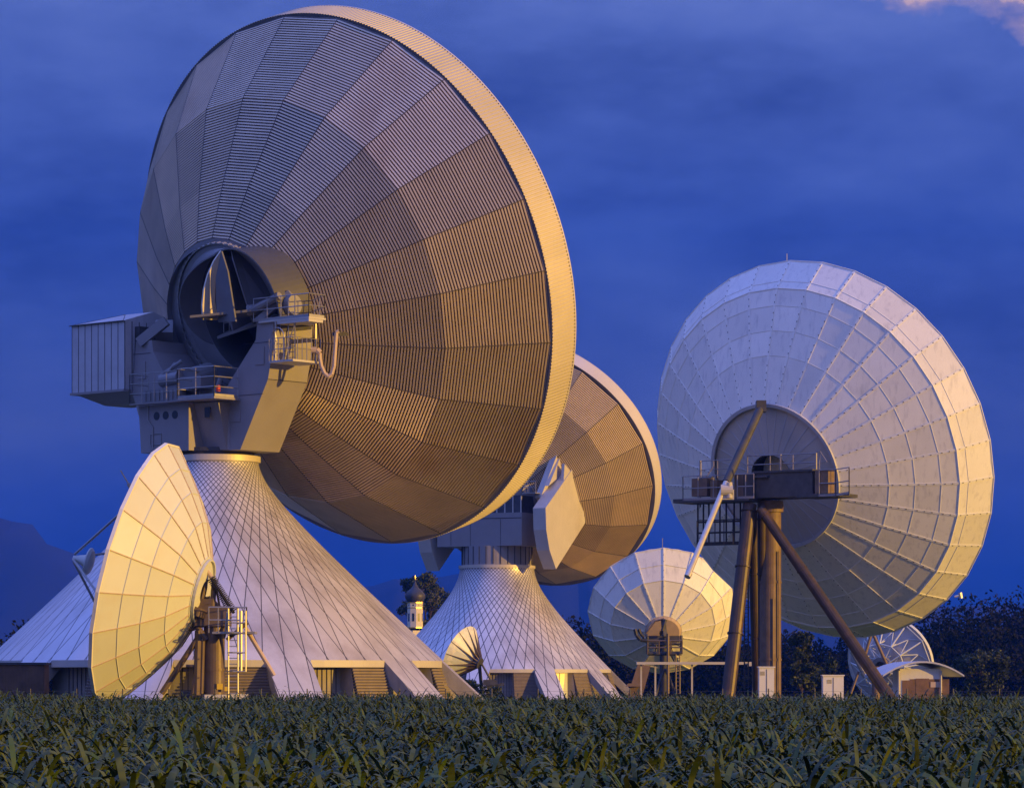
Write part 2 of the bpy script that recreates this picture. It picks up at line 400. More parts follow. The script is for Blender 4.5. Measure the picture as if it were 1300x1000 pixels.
# ---------------------------------------------------------------- the two giant antennas
def cone_base(root, cx, cy, a, k, z0, eave, rtop, NS, ph, matl, glow_bay=None):
    """hyperboloid cladding on a ring of sloping legs, with recessed wall and louvres"""
    rr = lambda z: math.sqrt(a * a + k * k * (z0 - z) ** 2)
    C0 = np.array([cx, cy, 0.])
    P = lambda t, r, z: C0 + np.array([math.sin(t) * r, -math.cos(t) * r, z])      # t from the viewer's side, clockwise
    mb = MB(); NT = 264
    zs = list(np.linspace(z0, z0 - 3, 22)) + list(np.linspace(z0 - 3.3, eave, 16))
    mb.loft([[P(2 * math.pi * i / NT, rr(z), z) for i in range(NT)] for z in zs])
    lw = R(10.6) / 1.0; legs = [R(ph + 360 / NS * i) for i in range(NS)]
    for t in legs:                                                                  # the legs carry the cladding to the ground
        h0, h1 = R(5.5), R(3.9)
        zz = np.linspace(eave, -.1, 7); rows = []
        for z in zz:
            f_ = (eave - z) / eave; hw = h0 + (h1 - h0) * f_
            rows.append([P(t + q * hw, rr(z), z) for q in np.linspace(-1, 1, 7)])
        mb.loft(rows, closed=False)
        for s_ in (-1, 1):
            A = [r_[0] if s_ < 0 else r_[-1] for r_ in rows]
            B = [p + np.array([-(p - C0)[0], -(p - C0)[1], 0]) / np.linalg.norm((p - C0)[:2]) * .75 + np.array([0, 0, -.25]) for p in A]
            mb.loft([A, B], closed=False, mi=1)
    shell = mb.build('cone_cladding', [matl, M['concrete']], root, smooth=False)
    # eave moulding
    mb = MB(); gaps = []
    for i, t in enumerate(legs):
        ta, tb = t + R(5.5), t + 2 * math.pi / NS - R(5.5); gaps.append((ta, tb))
        pts = [P(q, rr(eave) + .05, eave) for q in np.linspace(ta, tb, 7)]; pin = [P(q, rr(eave) - .35, eave - .02) for q in np.linspace(ta, tb, 7)]
        lo = [p + np.array([0, 0, -.34]) for p in pts]; li = [p + np.array([0, 0, -.34]) for p in pin]
        mb.loft([pin, pts, lo, li], closed=False)
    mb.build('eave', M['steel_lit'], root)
    for i, (ta, tb) in enumerate(gaps):
        mid = (ta + tb) / 2
        if math.cos(mid) < -.35: continue
        split = ta + (tb - ta) * .52; rw = rr(eave) - .9
        mb = MB(); mb.loft([[P(q, rw, z) for q in np.linspace(ta - R(5), split, 5)] for z in (-.1, eave - .03)], closed=False)
        for q in np.linspace(ta, split, 9)[1:-1]: mb.beam(P(q, rw + .015, 0), P(q, rw + .015, eave - .1), .05, .03, mi=1)
        mb.loft([[P(split, rw, z), P(split, rr(eave) - .1 + (eave - z) * .2, z)] for z in (-.1, eave - .3)], closed=False)
        mb.build('wall', [M['concrete'], M['gap']], root)
        mb = MB(); n = 24; h_ = (eave - .38) / n
        for j in range(n):
            z = eave - .38 - (j + .5) * h_; r_ = rr(eave) - .12 + (eave - z) * .35
            hw = R(5.5) + (R(3.9) - R(5.5)) * (eave - z) / eave; te = tb + R(5.5) - hw
            A, B = P(split + R(.2), r_, z), P(te + R(.25), r_, z)
            mb.beam(A, B, .05, h_ * .70, up=unit(np.array([0, 0, 1.]) + .35 * unit(np.array([*(A - C0)[:2], 0]))))
        bk = [[P(q, rr(eave) - .3 + (eave - z) * .35, z) for q in np.linspace(split, tb + R(1), 5)] for z in (-.1, eave - .1)]
        mb.loft(bk, closed=False, mi=1)
        # frame along the leg
        lv = mb.build('louvre', [M['louvre'], M['gap']], root)
        if glow_bay is not None and i == glow_bay:
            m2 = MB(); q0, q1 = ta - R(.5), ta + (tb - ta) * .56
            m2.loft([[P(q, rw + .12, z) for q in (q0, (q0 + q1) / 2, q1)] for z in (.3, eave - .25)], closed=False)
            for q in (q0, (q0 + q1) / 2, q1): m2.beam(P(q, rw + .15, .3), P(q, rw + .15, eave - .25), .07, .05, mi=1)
            m2.build('lit_window', [M['lit'], M['louvre']], root)  # added glowing panel, brightens this bay
    # top collar
    mb = MB()
    for z, r_ in ((z0 + .05, a + .1), (z0 - .16, a + .12)):
        pass
    mb.loft([[P(2 * math.pi * i / 72, r_, z) for i in range(72)] for r_, z in ((a + .03, z0 - .3), (a + .13, z0 - .28), (a + .13, z0 + .02), (a - .2, z0 + .06))], cap1=True)
    mb.build('collar', M['skirt'], root)
    return P

# ===== antenna one, the biggest in the picture
D1Y = 175.0; a1 = axis(40.94, 18.5); c1 = wpt(431.2, 361.1, D1Y); cx1, cy1 = c1[0] - 5.95, c1[1] - 6.8
root1 = thing('satellite_antenna', (cx1, cy1, 0), 'biggest ribbed metal dish antenna on a broad conical base, filling the left half', 'satellite antenna', 'giant ribbed dishes on cone bases')
MC1 = diagrid('cone_cladding_sheet', 2.15, 66, (.62, .59, .60))
cone_base(root1, cx1, cy1, 2.15, 1.1, 14.1, 3.75, 2.2, 11, 22.5, MC1)
prof1 = [(-8.4, 4.4), (-6.9, 6.8), (-4.2, 10.7), (0, 14.12)]
corrugated_shell(c1, a1, prof1, 24, -1.7, parent=root1, material=M['siding'])
mb = MB(); seam_strips(mb, c1, a1, prof1, 24, -1.7, .05, .05, .055); mb.build('seams', M['groove'], root1)
front_dish(c1, a1, 14.2, 5.2, root1, M['white'], 72, 1.7)
def skirt(root, c, a, Rb, Rf, ln, n=480, dep=.045, m=None, rib=True):
    e1, e2 = basis(a); mb = MB(); A = []; B = []; ph = [(0, 0), (.14, 1), (.56, 1), (.7, 0)] if rib else [(0, 1)]
    for i in range(n):
        for q, hh in ph:
            t = 2 * math.pi * (i + q) / n; d = math.cos(t) * e1 + math.sin(t) * e2
            A.append(c + a * -.02 + d * (Rb + dep * hh)); B.append(c + a * ln + d * (Rf + dep * hh))
    mb.loft([A, B]); 
    ob = mb.build('rim_skirt', m, root)
    # sheets of slightly different tone
    n_f = len(ob.data.polygons); tn = [random.random() for _ in range(17)]
    set_tone(ob, [tn[int(i / n_f * 16)] for i in range(n_f)])
    mb = MB()
    T_ = 96
    mb.loft([ringpts(c, a, r, o, T_) for r, o in ((Rb - .45, .10), (Rb + .02, -.02))], mi=0)   # dark reveal behind the shell edge
    mb.build('rim_reveal', M['groove2'], root)
    mb = MB(); mb.loft([ringpts(c, a, r, o, 144) for r, o in ((Rf + .05, ln - .04), (Rf + .05, ln + .05), (Rf - .35, ln + .05), (Rf - .35, ln - .2))])
    mb.build('rim_lip', M['skirt2'], root)
skirt(root1, c1, a1, 14.24, 14.32, 1.77, m=M['skirt'])
# corner frame where the polygonal shell meets the round skirt
mb = MB(); rp = ringpts(c1, a1, 14.08, .0, 24, -1.7)
for i in range(24): mb.beam(rp[i], rp[(i + 1) % 24], .22, .08, up=a1)
mb.build('edge_frame', M['steel'], root1)

def local(cx, cy, az):
    e1 = np.array([math.cos(R(az)), -math.sin(R(az)), 0.]); ah = np.array([math.sin(R(az)), math.cos(R(az)), 0.])
    return (lambda l, f_, z: np.array([cx, cy, 0.]) + e1 * l + ah * f_ + np.array([0, 0, z])), e1, ah
Q, e1h, ah = local(cx1, cy1, 40.94); Zv = np.array([0, 0, 1.])
# slewing ring below the yoke
mb = MB()
cyl = lambda r, z, n=60, P0=(cx1, cy1): [np.array([P0[0] + r * math.cos(t), P0[1] + r * math.sin(t), z]) for t in np.arange(n) * 2 * math.pi / n]
mb.loft([cyl(1.95, 14.1), cyl(1.95, 14.3), cyl(2.05, 14.3), cyl(2.05, 14.5)], cap1=True); mb.build('slewing_ring', M['dark'], root1)
# yoke
mb = MB()
prof = [(-3.65, 14.3), (2.96, 14.3), (4.92, 17.7), (5.3, 19.4), (5.3, 20.5), (4.15, 20.5), (4.05, 19.7), (1.95, 17.45), (-1.9, 17.45), (-3.4, 19.6), (-3.5, 20.2), (-4.7, 20.2), (-4.95, 17.5)]
mb.extrude([Q(l, -1.15, z) for l, z in prof], ah * 2.75)
mb.build('yoke', M['steel'], root1)
# rear bay of the yoke
mb = MB()
mb.extrude([Q(-3.0, -2.35, 14.32), Q(.5, -2.35, 14.32), Q(.5, -2.35, 16.72), Q(-3.2, -2.35, 16.72)], ah * 1.25)
# facet between bay and yoke
mb.add([Q(.5, -1.152, 14.33), Q(2.2, -1.152, 14.33), Q(2.2, -1.152, 16.7), Q(.5, -1.152, 16.7), Q(.505, -1.25, 14.33), Q(2.1, -1.25, 14.33), Q(2.1, -1.85, 16.7), Q(.505, -2.0, 16.7)],
       [(4, 5, 6, 7), (5, 1, 2, 6), (4, 0, 1, 5), (7, 6, 2, 3), (0, 4, 7, 3)])
bay = mb.build('rear_bay', M['steel'], root1)
mb = MB()
for l in (-1.85, -1.18, -.5): mb.tube(Q(l, -2.32, 16.15), Q(l, -2.37, 16.15), .21, 20)
for l, z in ((1.35, 16.2),): mb.box(Q(l, -1.86, z), (e1h, ah, Zv), .2, .02, .25)
build_each(mb, 'porthole', M['glass'], bay)
mb = MB(); A = [Q(-2.3, -2.37, 14.7), Q(-1.5, -2.37, 14.7), Q(-1.5, -2.37, 15.25), Q(-2.3, -2.37, 15.25)]
mb.path(A + [A[0]], .03, 4); mb.build('hatch', M['galv'], bay)
# panel seams on the yoke
mb = MB()
for z in (17.0, 19.55):
    for l0, l1 in ((3.2, 5.1), (-4.9, -3.6)) if z > 18 else ((1.9, 4.6), (-4.8, -3.2)):
        mb.beam(Q(l0, -1.16, z), Q(l1, -1.16, z), .02, .02)
for f_, zz in ((-1.15, 17.7), (1.6, 17.7)): pass
mb.beam(Q(4.935, -1.15, 17.7), Q(4.935, 1.6, 17.7), .02, .03)
mb.beam(Q(2.1, -1.87, 14.4), Q(2.1, -1.87, 14.42), .02, .02)
build_each(mb, 'yoke_seam', M['gap'], root1)
mb = MB()
for l_ in (-2.1,): mb.path([Q(l_, -2.40, 14.5), Q(l_, -2.40, 15.6), Q(l_ - .35, -2.40, 16.0), Q(l_ - .35, -2.40, 16.7)], .03, 5)
mb.build('conduit', M['galv'], root1)
for l_, z_, w_, h_ in ((4.35, 18.9, .32, .45), (2.6, 16.0, .4, .3), (-4.25, 18.7, .3, .45)):
    mb = MB(); mb.box(Q(l_, -1.17, z_), (e1h, ah, Zv), w_, .025, h_); mb.build('access_plate', M['steel'], root1)
# hub drum: loft from the dish collar back to the open rear
e1a, e2a = basis(a1)
def ell(c, ax, r, n=72):
    f1, f2 = basis(ax); return [c + r * (math.cos(t) * f1 + math.sin(t) * f2) for t in np.arange(n) * 2 * math.pi / n]
b1 = axis(50, 16)
rc = wpt(305, 396, 166.2); rb = wpt(286, 405, 169.0)
lerp = lambda t: (rb * (1 - t) + rc * t, unit(a1 * (1 - t) + b1 * t))
mb = MB()
R_ = [(c1 + a1 * -8.2, a1, 4.42), (c1 + a1 * -8.45, a1, 4.38)]
mb.loft([ell(*q) for q in R_] + [ell(c1 + a1 * -8.52, a1, 4.05), ell(c1 + a1 * -8.9, a1, 4.05)])
mb.build('hub_collar', M['drum'], root1, smooth=False)
mb = MB()
seq = []
for t, r_ in ((-.1, 3.85), (.15, 3.80), (.16, 3.6), (.30, 3.6), (.31, 3.75), (.42, 3.75), (.43, 3.48), (1.0, 3.25), (1.0, 3.17)):
    c_, x_ = lerp(t); seq.append(ell(c_, x_, r_))
mb.loft(seq)
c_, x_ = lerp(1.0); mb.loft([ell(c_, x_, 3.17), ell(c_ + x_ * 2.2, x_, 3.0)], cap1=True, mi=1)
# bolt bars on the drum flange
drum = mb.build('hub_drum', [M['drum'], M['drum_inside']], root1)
mb = MB(); c_, x_ = lerp(.36); f1, f2 = basis(x_)
gr = lambda o, r0, r1: [c_ + x_ * o + (r0 if i % 4 < 2 else r1) * (math.cos(t) * f1 + math.sin(t) * f2) for i, t in enumerate(np.arange(240) * math.pi / 120)]
mb.loft([gr(-.13, 3.74, 3.74), gr(-.13, 3.84, 3.78), gr(.13, 3.84, 3.78), gr(.13, 3.74, 3.74)])
mb.build('gear_ring', M['galv'], drum)
# fins in the open rear of the drum
c_, x_ = lerp(1.0); f1, f2 = basis(x_)
D = lambda l, h_, f_: c_ + f1 * l + f2 * h_ + x_ * f_
mb = MB()
mb.extrude([D(-.55, 3.1, 1.9), D(-.35, 3.15, .5), D(.05, 2.6, .2), D(.35, -.7, .3), D(.6, -.7, 1.9)], f1 * .12 + f2 * 0)
mb.extrude([D(-2.9, -.95, 1.9), D(-2.6, -1.2, .1), D(2.9, -.62, .1), D(2.95, -.4, 1.9)], f2 * .14)
mb.extrude([D(-1.7, 1.7, 1.9), D(-1.55, 2.5, 1.9), D(-.75, 2.9, .2), D(-1.2, 1.2, -.1), D(-1.35, -.9, .2), D(-1.75, -.95, 1.9)], f1 * .12)
build_each(mb, 'hub_fins', M['steel'], root1)
mb = MB(); A = []; B = []; B2 = []; A2 = []
for t in np.linspace(R(112), R(206), 22):
    d = math.cos(t) * f1 + math.sin(t) * f2; k = math.sin((t - R(112)) / R(94) * math.pi) ** .7
    A.append(c_ + d * 3.19); B.append(c_ + d * 3.19 - x_ * (1.35 * k + .02)); A2.append(c_ + d * 3.26); B2.append(c_ + d * 3.26 - x_ * (1.35 * k + .02))
mb.loft([A, B, B2, A2], closed=False); mb.build('rear_shroud', M['shield_dark'], root1)  # added lip on the drum rim, shaped to catch the sun
mb = MB()
for h_ in (-.1, .15, .4, .65): mb.beam(D(.9, h_, 1.75), D(2.1, h_ + .05, 1.75), .04, .06)
mb.rail([D(-2.5, -.95, .5), D(-1.5, -.9, .5)], .9, 2, .5, .025)
build_each(mb, 'hub_ladder', M['galv'], root1)
# added plates and shelf behind the hub, shaped so one catches the sun
def on_plane(u, v, p0, n_):
    d = np.array([(u - U0) / F, 1., (V0 - v) / F]); o_ = np.array([0, 0, H]); return o_ + d * (((p0 - o_) @ n_) / (d @ n_))
pl_g = Q(2.0, -3, 20); wg = [on_plane(u, v, pl_g, e1h) for u, v in ((281, 318), (272, 331), (264, 349), (259, 368), (257, 388), (258, 406), (277, 406), (273, 382), (274, 352))]
mb = MB(); mb.extrude(wg, -e1h * .10); mb.build('hub_shield', M['skirt'], root1)
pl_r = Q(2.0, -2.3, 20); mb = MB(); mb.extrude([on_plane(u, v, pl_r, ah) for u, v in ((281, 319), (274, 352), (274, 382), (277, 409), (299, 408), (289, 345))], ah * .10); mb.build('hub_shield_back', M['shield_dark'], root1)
pl_s = Q(2.0, -2.4, 20.95); mb = MB(); mb.extrude([Q(1.9, -3.6, 20.75), Q(4.6, -1.0, 21.15), Q(4.4, .6, 21.15), Q(1.4, -1.0, 20.9)], Zv * .12); mb.build('hub_shelf', M['shield_dark'], root1)
# gearbox and drives on the yoke bridge
mb = MB()
mb.box(Q(-.4, -1.3, 17.75), (e1h, ah, Zv), 1.4, .7, .32)
mb.tube(Q(-1.9, -1.9, 17.95), Q(-.6, -1.9, 18.05), .34, 16); mb.tube(Q(-.2, -1.6, 17.9), Q(-.2, -.2, 18.3), .62, 18)
mb.tube(Q(-2.5, -1.6, 18.2), Q(-1.2, -1.2, 19.0), .11, 8); mb.tube(Q(-2.1, -1.8, 18.0), Q(-1.6, -1.3, 18.9), .08, 8)
mb.box(Q(-1.7, -2.0, 17.2), (e1h, ah, Zv), 1.3, .3, .32)
for i in range(7): mb.box(Q(-2.7 + i * .33, -2.33, 17.2), (e1h, ah, Zv), .04, .04, .25)
mb.box(Q(1.25, -1.75, 16.95), (e1h, ah, Zv), .55, .25, .16); mb.tube(Q(1.6, -1.6, 17.0), Q(1.9, -1.5, 17.9), .12, 8)
mb.build('elevation_drive', M['drum'], root1)
mb = MB(); mb.tube(Q(2.15, -1.9, 17.2), Q(2.15, -1.9, 17.5), .12, 10); mb.build('warning_lamp', M['red'], root1)
# drive brackets at the tops of the arms
mb = MB()
mb.beam(Q(-4.3, -1.3, 20.1), Q(-3.0, -.6, 21.2), .35, .5); mb.beam(Q(-4.3, .5, 20.2), Q(-3.6, -.2, 21.0), .9, .9)
mb.beam(Q(4.0, -1.0, 20.6), Q(5.6, -.2, 22.0), .5, .3); mb.tube(Q(4.6, -.4, 21.3), Q(3.5, -1.2, 21.2), .28, 10)
mb.tube(Q(3.6, -1.2, 21.1), Q(5.6, -1.0, 21.8), .2, 10); mb.tube(Q(5.2, -.2, 21.4), Q(5.85, -.2, 21.4), .5, 22)
mb.tube(Q(5.2, .3, 20.6), Q(5.2, .3, 21.9), .3, 12); mb.box(Q(5.0, .6, 21.0), (e1h, ah, Zv), .4, .7, .5)
build_each(mb, 'bearing_housing', M['drum'], root1)
# balcony
mb = MB()
mb.extrude([Q(.3, -3.0, 16.75), Q(3.0, -3.0, 16.75), Q(3.0, -1.2, 16.75), Q(.3, -1.2, 16.75)], Zv * .1)
mb.extrude([Q(-3.3, -2.9, 16.74), Q(.3, -2.9, 16.74), Q(.3, -2.36, 16.74), Q(-3.3, -2.36, 16.74)], Zv * .06)
bal = mb.build('balcony', M['steel'], root1)
mb = MB(); mb.rail([Q(.3, -1.4, 16.85), Q(.3, -2.95, 16.85), Q(2.95, -2.95, 16.85), Q(2.95, -1.3, 16.85)], 1.5, 3, 1.25, .028, toe=True)
mb.rail([Q(.3, -2.85, 16.8), Q(-3.3, -2.85, 16.8), Q(-3.3, -1.6, 16.8)], 1.5, 3, .85, .028)
mb.build('railing', M['galv'], bal)
# side platform, caged ladder, lower landing on the right arm
mb = MB()
mb.extrude([Q(4.4, -1.3, 20.5), Q(7.9, -1.3, 20.5), Q(7.9, -.1, 20.5), Q(5.35, 1.4, 20.5), Q(4.4, 1.4, 20.5)], Zv * .09)
mb.extrude([Q(7.9, -1.3, 20.35), Q(5.7, -1.3, 20.35), Q(5.7, -.3, 20.35), Q(7.9, -.3, 20.35)], Zv * .14)
mb.extrude([Q(5.35, -1.5, 18.45), Q(7.0, -1.5, 18.45), Q(7.0, .6, 18.45), Q(5.35, .6, 18.45)], Zv * .1)
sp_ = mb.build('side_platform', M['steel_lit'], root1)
mb = MB()
mb.rail([Q(4.0, -1.25, 20.58), Q(7.85, -1.25, 20.58), Q(7.85, -.15, 20.58), Q(5.4, 1.3, 20.58)], 1.15, 2, 1.1, .026, toe=True)
mb.rail([Q(5.3, -1.45, 18.55), Q(6.95, -1.45, 18.55), Q(6.95, .5, 18.55)], 1.1, 2, .32, .022)
for l in (6.1, 6.55): mb.tube(Q(l, -.9, 18.5), Q(l, -.9, 21.6), .035, 5)
for i in range(10): mb.tube(Q(6.1, -.9, 18.7 + i * .28), Q(6.55, -.9, 18.7 + i * .28), .02, 5)
mb.tube(Q(5.9, -1.2, 18.5), Q(6.9, -1.2, 20.4), .03, 5); mb.tube(Q(6.9, .2, 18.5), Q(6.9, .2, 20.5), .05, 6); mb.tube(Q(5.75, -1.45, 18.5), Q(5.75, -1.45, 20.5), .05, 6)
pts = [Q(5.5 + .45 * math.cos(t) + .45, -1.5, 19.6 + .55 * math.sin(t)) for t in np.linspace(math.pi, 0, 9)]
mb.path([Q(5.5, -1.5, 18.5)] + pts + [Q(6.4, -1.5, 18.5)], .03, 5)
mb.build('ladder_cage', M['galv'], sp_)
mb = MB()
hp = [wpt(u, v, 163.6) for u, v in ((395, 444), (402, 444), (406, 448), (406, 455), (408, 465), (412, 474), (417, 478), (421, 475), (424, 465), (425, 450), (426, 435), (427, 422), (430, 420))]
mb.path(hp[:3], .16, 8); mb.path(hp[2:], .10, 8); mb.build('cable_hose', M['hose'], root1)
mb = MB(); mb.beam(wpt(424, 424, 163.6), wpt(440, 424, 165.5), .18, .2); mb.build('hose_bracket', M['dark'], root1)
# equipment cabin hung on the left arm
mb = MB()
zb, zt = 17.75, 21.25; L0, L1, f0, f1_ = -9.0, -4.95, -1.7, 2.3
base = [Q(L0, f0, zb), Q(L1, f0, zb), Q(L1, f1_, zb), Q(L0, f1_, zb)]; top = [p + Zv * (zt - zb) for p in base]
mb.loft([base, top])
bt = [Q(L0 + 1.2, f0 + 1.2, zb - .65), Q(L1, f0 + 1.2, zb - .65), Q(L1, f1_ - 1, zb - .65), Q(L0 + 1.2, f1_ - 1, zb - .65)]
mb.loft([[p + (base[i] - bt[i]) * 0 for i, p in enumerate(bt)], base], cap0=True, mi=1)
mb.extrude([p - Zv * .12 for p in [Q(L0 - .08, f0 - .08, zb), Q(L1, f0 - .08, zb), Q(L1, f1_, zb), Q(L0 - .08, f1_, zb)]], Zv * .12, mi=1)
rt = [Q(L0 - .1, f0 - .1, zt), Q(L1, f0 - .1, zt), Q(L1, f1_ + .1, zt), Q(L0 - .1, f1_ + .1, zt)]
p1_, p2_ = Q(L0 + 1.9, (f0 + f1_) / 2, zt + .62), Q(L1, (f0 + f1_) / 2, zt + .62)
mb.add(rt + [p1_, p2_], [(0, 1, 5, 4), (1, 2, 5), (2, 3, 4, 5), (3, 0, 4), (3, 2, 1, 0)], 2)
cab = mb.build('equipment_cabin', [M['cabin'], M['steel'], M['cabin']], root1)
mb = MB()
for i in range(9):
    l = L0 + (L1 - L0) * i / 8 ; mb.beam(Q(l, f0 - .01, zb), Q(l, f0 - .01, zt), .03, .022)
for i in range(9):
    f_ = f0 + (f1_ - f0) * i / 8; mb.beam(Q(L1 + .01, f_, zb), Q(L1 + .01, f_, zt), .05, .035)
mb.path([rt[0], rt[1]], .03, 4); mb.path([rt[0], p1_, rt[1]], .02, 4)
mb.build('cabin_seams', M['dark'], cab)
mb = MB()
mb.extrude([Q(-5.3, -1.0, 17.8), Q(-4.6, -1.0, 17.8), Q(-4.6, 1.5, 17.8), Q(-5.3, 1.5, 17.8)], Zv * 3.2); mb.build('cabin_bracket', M['dark'], root1)
# ===== antenna two, behind
a2 = axis(26.4, 32.2); c2 = wpt(667.5, 592.6, 342.0); cx2, cy2 = wpt(631, 0, 335)[0], 335.0
root2 = thing('satellite_antenna', (cx2, cy2, 0), 'second ribbed metal dish antenna on a cone base, half hidden behind the biggest dish', 'satellite antenna', 'giant ribbed dishes on cone bases')
MC2 = diagrid('cone_cladding_sheet_far', 3.75, 66, (.66, .63, .62), .085)
cone_base(root2, cx2, cy2, 3.75, 1.04, 14.2, 3.75, 3.8, 11, 24.0, MC2, glow_bay=0)
prof2 = [(-7.3, 4.4), (-5.7, 6.8), (-3.0, 10.9), (0, 14.0)]
corrugated_shell(c2, a2, prof2, 18, 9.5, pitch=.19, parent=root2, material=M['siding2'])
mb = MB(); seam_strips(mb, c2, a2, prof2, 18, 9.5, .06, .05, .055); mb.build('seams', M['groove'], root2)
front_dish(c2, a2, 14.2, 5.0, root2, M['white'], 72, 1.4)
skirt(root2, c2, a2, 14.2, 14.35, 1.46, m=M['skirt2'], rib=False, n=200)
Q2, e12, ah2 = local(cx2, cy2, 26.4)
mb = MB(); cc = lambda r, z: cyl(r, z, 48, (cx2, cy2))
mb.loft([cc(3.55, 14.25), cc(3.55, 16.15)], cap1=True)
for i in range(30):
    t = 2 * math.pi * i / 30; p = np.array([cx2 + 3.57 * math.cos(t), cy2 + 3.57 * math.sin(t), 0]); mb.beam(p + Zv * 14.3, p + Zv * 16.1, .07, .07, mi=1)
mb.build('azimuth_drum', [M['steel'], M['gap']], root2)
mb = MB(); mb.box(Q2(-.4, -.3, 17.5), (e12, ah2, Zv), 4.75, 2.9, 1.38); mb.box(Q2(-.4, -.3, 19.15), (e12, ah2, Zv), 4.75, 2.85, .26)
mb.build('crossbeam', M['steel'], root2)
mb = MB()
for l in (-3.6, -1.4, 2.0): mb.beam(Q2(l, -3.21, 16.2), Q2(l, -3.21, 18.8), .04, .03)
mb.beam(Q2(-5.1, -3.21, 18.88), Q2(4.3, -3.21, 18.88), .04, .06)
build_each(mb, 'beam_seam', M['gap'], root2)
mb = MB(); mb.box(Q2(-.6, .2, 20.3), (e12, ah2, Zv), 4.3, 2.2, .9)
for i in range(10): mb.box(Q2(-4.4 + i * .9, -2.02, 20.3), (e12, ah2, Zv), .06, .04, .85, 1)
mb.build('machine_house', [M['dark'], M['steel_lit']], root2)
plate = [(-.0, 19.75), (7.2, 24.6), (9.3, 18.7), (2.4, 13.75), (.9, 15.6), (.15, 17.6)]
for s_ in (1, -1):
    mb = MB(); l0 = 6.6 if s_ > 0 else -6.6
    mb.extrude([Q2(l0 - .7 * 1, -3.8 + f_, z) for f_, z in plate], e12 * 1.4)
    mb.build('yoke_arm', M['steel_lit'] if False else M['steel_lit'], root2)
mb = MB()
mb.extrude([Q2(5.9, -1.2, 22.1), Q2(5.9, 1.7, 25.4), Q2(5.9, 3.0, 27.6), Q2(5.9, 4.0, 24.6), Q2(5.9, 1.4, 23.2)], e12 * .5)
mb.beam(Q2(5.5, -1.6, 20.8), Q2(6.0, 2.6, 27.0), .7, .5); mb.extrude([Q2(6.9, .5, 22.2), Q2(6.9, 2.4, 23.6), Q2(6.9, .8, 24.4)], e12 * .3)
mb.build('arm_strut', M['steel_lit'], root2)
mb = MB(); mb.tube(c2 + a2 * -7.2, c2 + a2 * -9.6, 4.4, 40, 3.6); mb.build('hub_drum', M['drum'], root2)
mb = MB(); mb.extrude([Q2(4.1, -2.6, 21.3), Q2(5.6, -2.6, 21.3), Q2(5.6, -1.2, 21.3), Q2(4.1, -1.2, 21.3)], Zv * .1)
mb.rail([Q2(4.1, -1.3, 21.4), Q2(4.1, -2.55, 21.4), Q2(5.6, -2.55, 21.4)], 1.1, 2, .8, .035); mb.build('service_landing', M['galv'], root2)

# ---------------------------------------------------------------- white dish on the right
a3 = axis(38.4, 18.99); c3 = wpt(1021.0, 584.5, 210)
x3, y3 = wpt(978, 0, 203)[0], 203.0
root3 = thing('satellite_antenna', (x3, y3, 0), 'large white panelled dish antenna on brown tube legs at the right', 'satellite antenna')
prof3 = [(-3.52, 4.57), (-2.12, 7.4), (-1.34, 8.8), (-.56, 10.2), (0, 11.16), (1.95, 12.46)]
panel_shell(c3, a3, prof3, 33, 1.0, root3, M['white'])
mb = MB(); seam_strips(mb, c3, a3, prof3, 33, 1.0, .15, .05, -.004); rivets(mb, c3, a3, prof3, 33, 1.0, .46)
for (o, r) in prof3[1:]:
    rp = ringpts(c3, a3, r, o, 33, 1.0)
    for i in range(33): mb.beam(rp[i], rp[(i + 1) % 33], .10 if r > 11 else .07, .05 if r > 11 else .02, up=-a3)
rp = ringpts(c3, a3, 11.5, .51, 33, 1.0)
for i in range(33): mb.beam(rp[i], rp[(i + 1) % 33], .06, .02, up=-a3)
mb.build('panel_flanges', [M['seam'], M['rivet']], root3)
front_dish(c3, a3, 12.42, 4.6, root3, M['white'], 66, 1.93)
profh = [(-2.95, 1.5), (-2.75, 3.0), (-2.85, 4.50)]
profh = [(-3.85, 1.45), (-3.36, 4.52)]
panel_shell(c3, a3, profh, 33, 1.0, root3, M['steel_lit'], 'hub_cone')
mb = MB(); seam_strips(mb, c3, a3, profh, 33, 1.0, .06, .03, .01)
rp = ringpts(c3, a3, 4.60, -3.55, 66)
for i in range(66): mb.beam(rp[i], rp[(i + 1) % 66], .22, .16, up=a3)
mb.build('hub_ribs', M['cabin'], root3)
mb = MB(); mb.loft([ringpts(c3, a3, 1.5, -3.9, 40), ringpts(c3, a3, 1.4, -3.8, 40), ringpts(c3, a3, 1.4, -1.5, 40)], cap1=True); mb.build('hub_opening', M['gap'], root3)
def T3(u, v, Y=203.0): return wpt(u, v, Y)
E1, AH = e13 = (np.array([1., 0, 0]), np.array([0, 1., 0]))
s3 = 203 / F
mb = MB()
mb.tube(T3(978, 0, 203.) * [1, 1, 0], T3(978, 636) , .66, 28)
pz = lambda v: T3(0, v)[2]
for v in (740, 838): mb.tube([x3, y3, pz(v)], [x3, y3, pz(v) + .12], .70, 28)
mb.tube([x3, y3, pz(650)], [x3, y3, pz(636)], .80, 28)
mb.tube([x3 + .45, y3 - .62, 0], [x3 + .45, y3 - .62, pz(700)], .05, 6); mb.tube([x3 + .1, y3 - .7, 0], [x3 + .1, y3 - .7, pz(760)], .04, 6)
mb.build('column', M['rust'], root3)
def leg3(p0, p1, r, r2=None):
    mb = MB(); mb.tube(p0, p1, r, 16, r2)
    for t_ in (.03, .3, .62): mb.tube(p0 + (p1 - p0) * t_, p0 + (p1 - p0) * (t_ + .006), r * 1.18, 16)
    return mb.build('leg', M['legbrown'], root3)
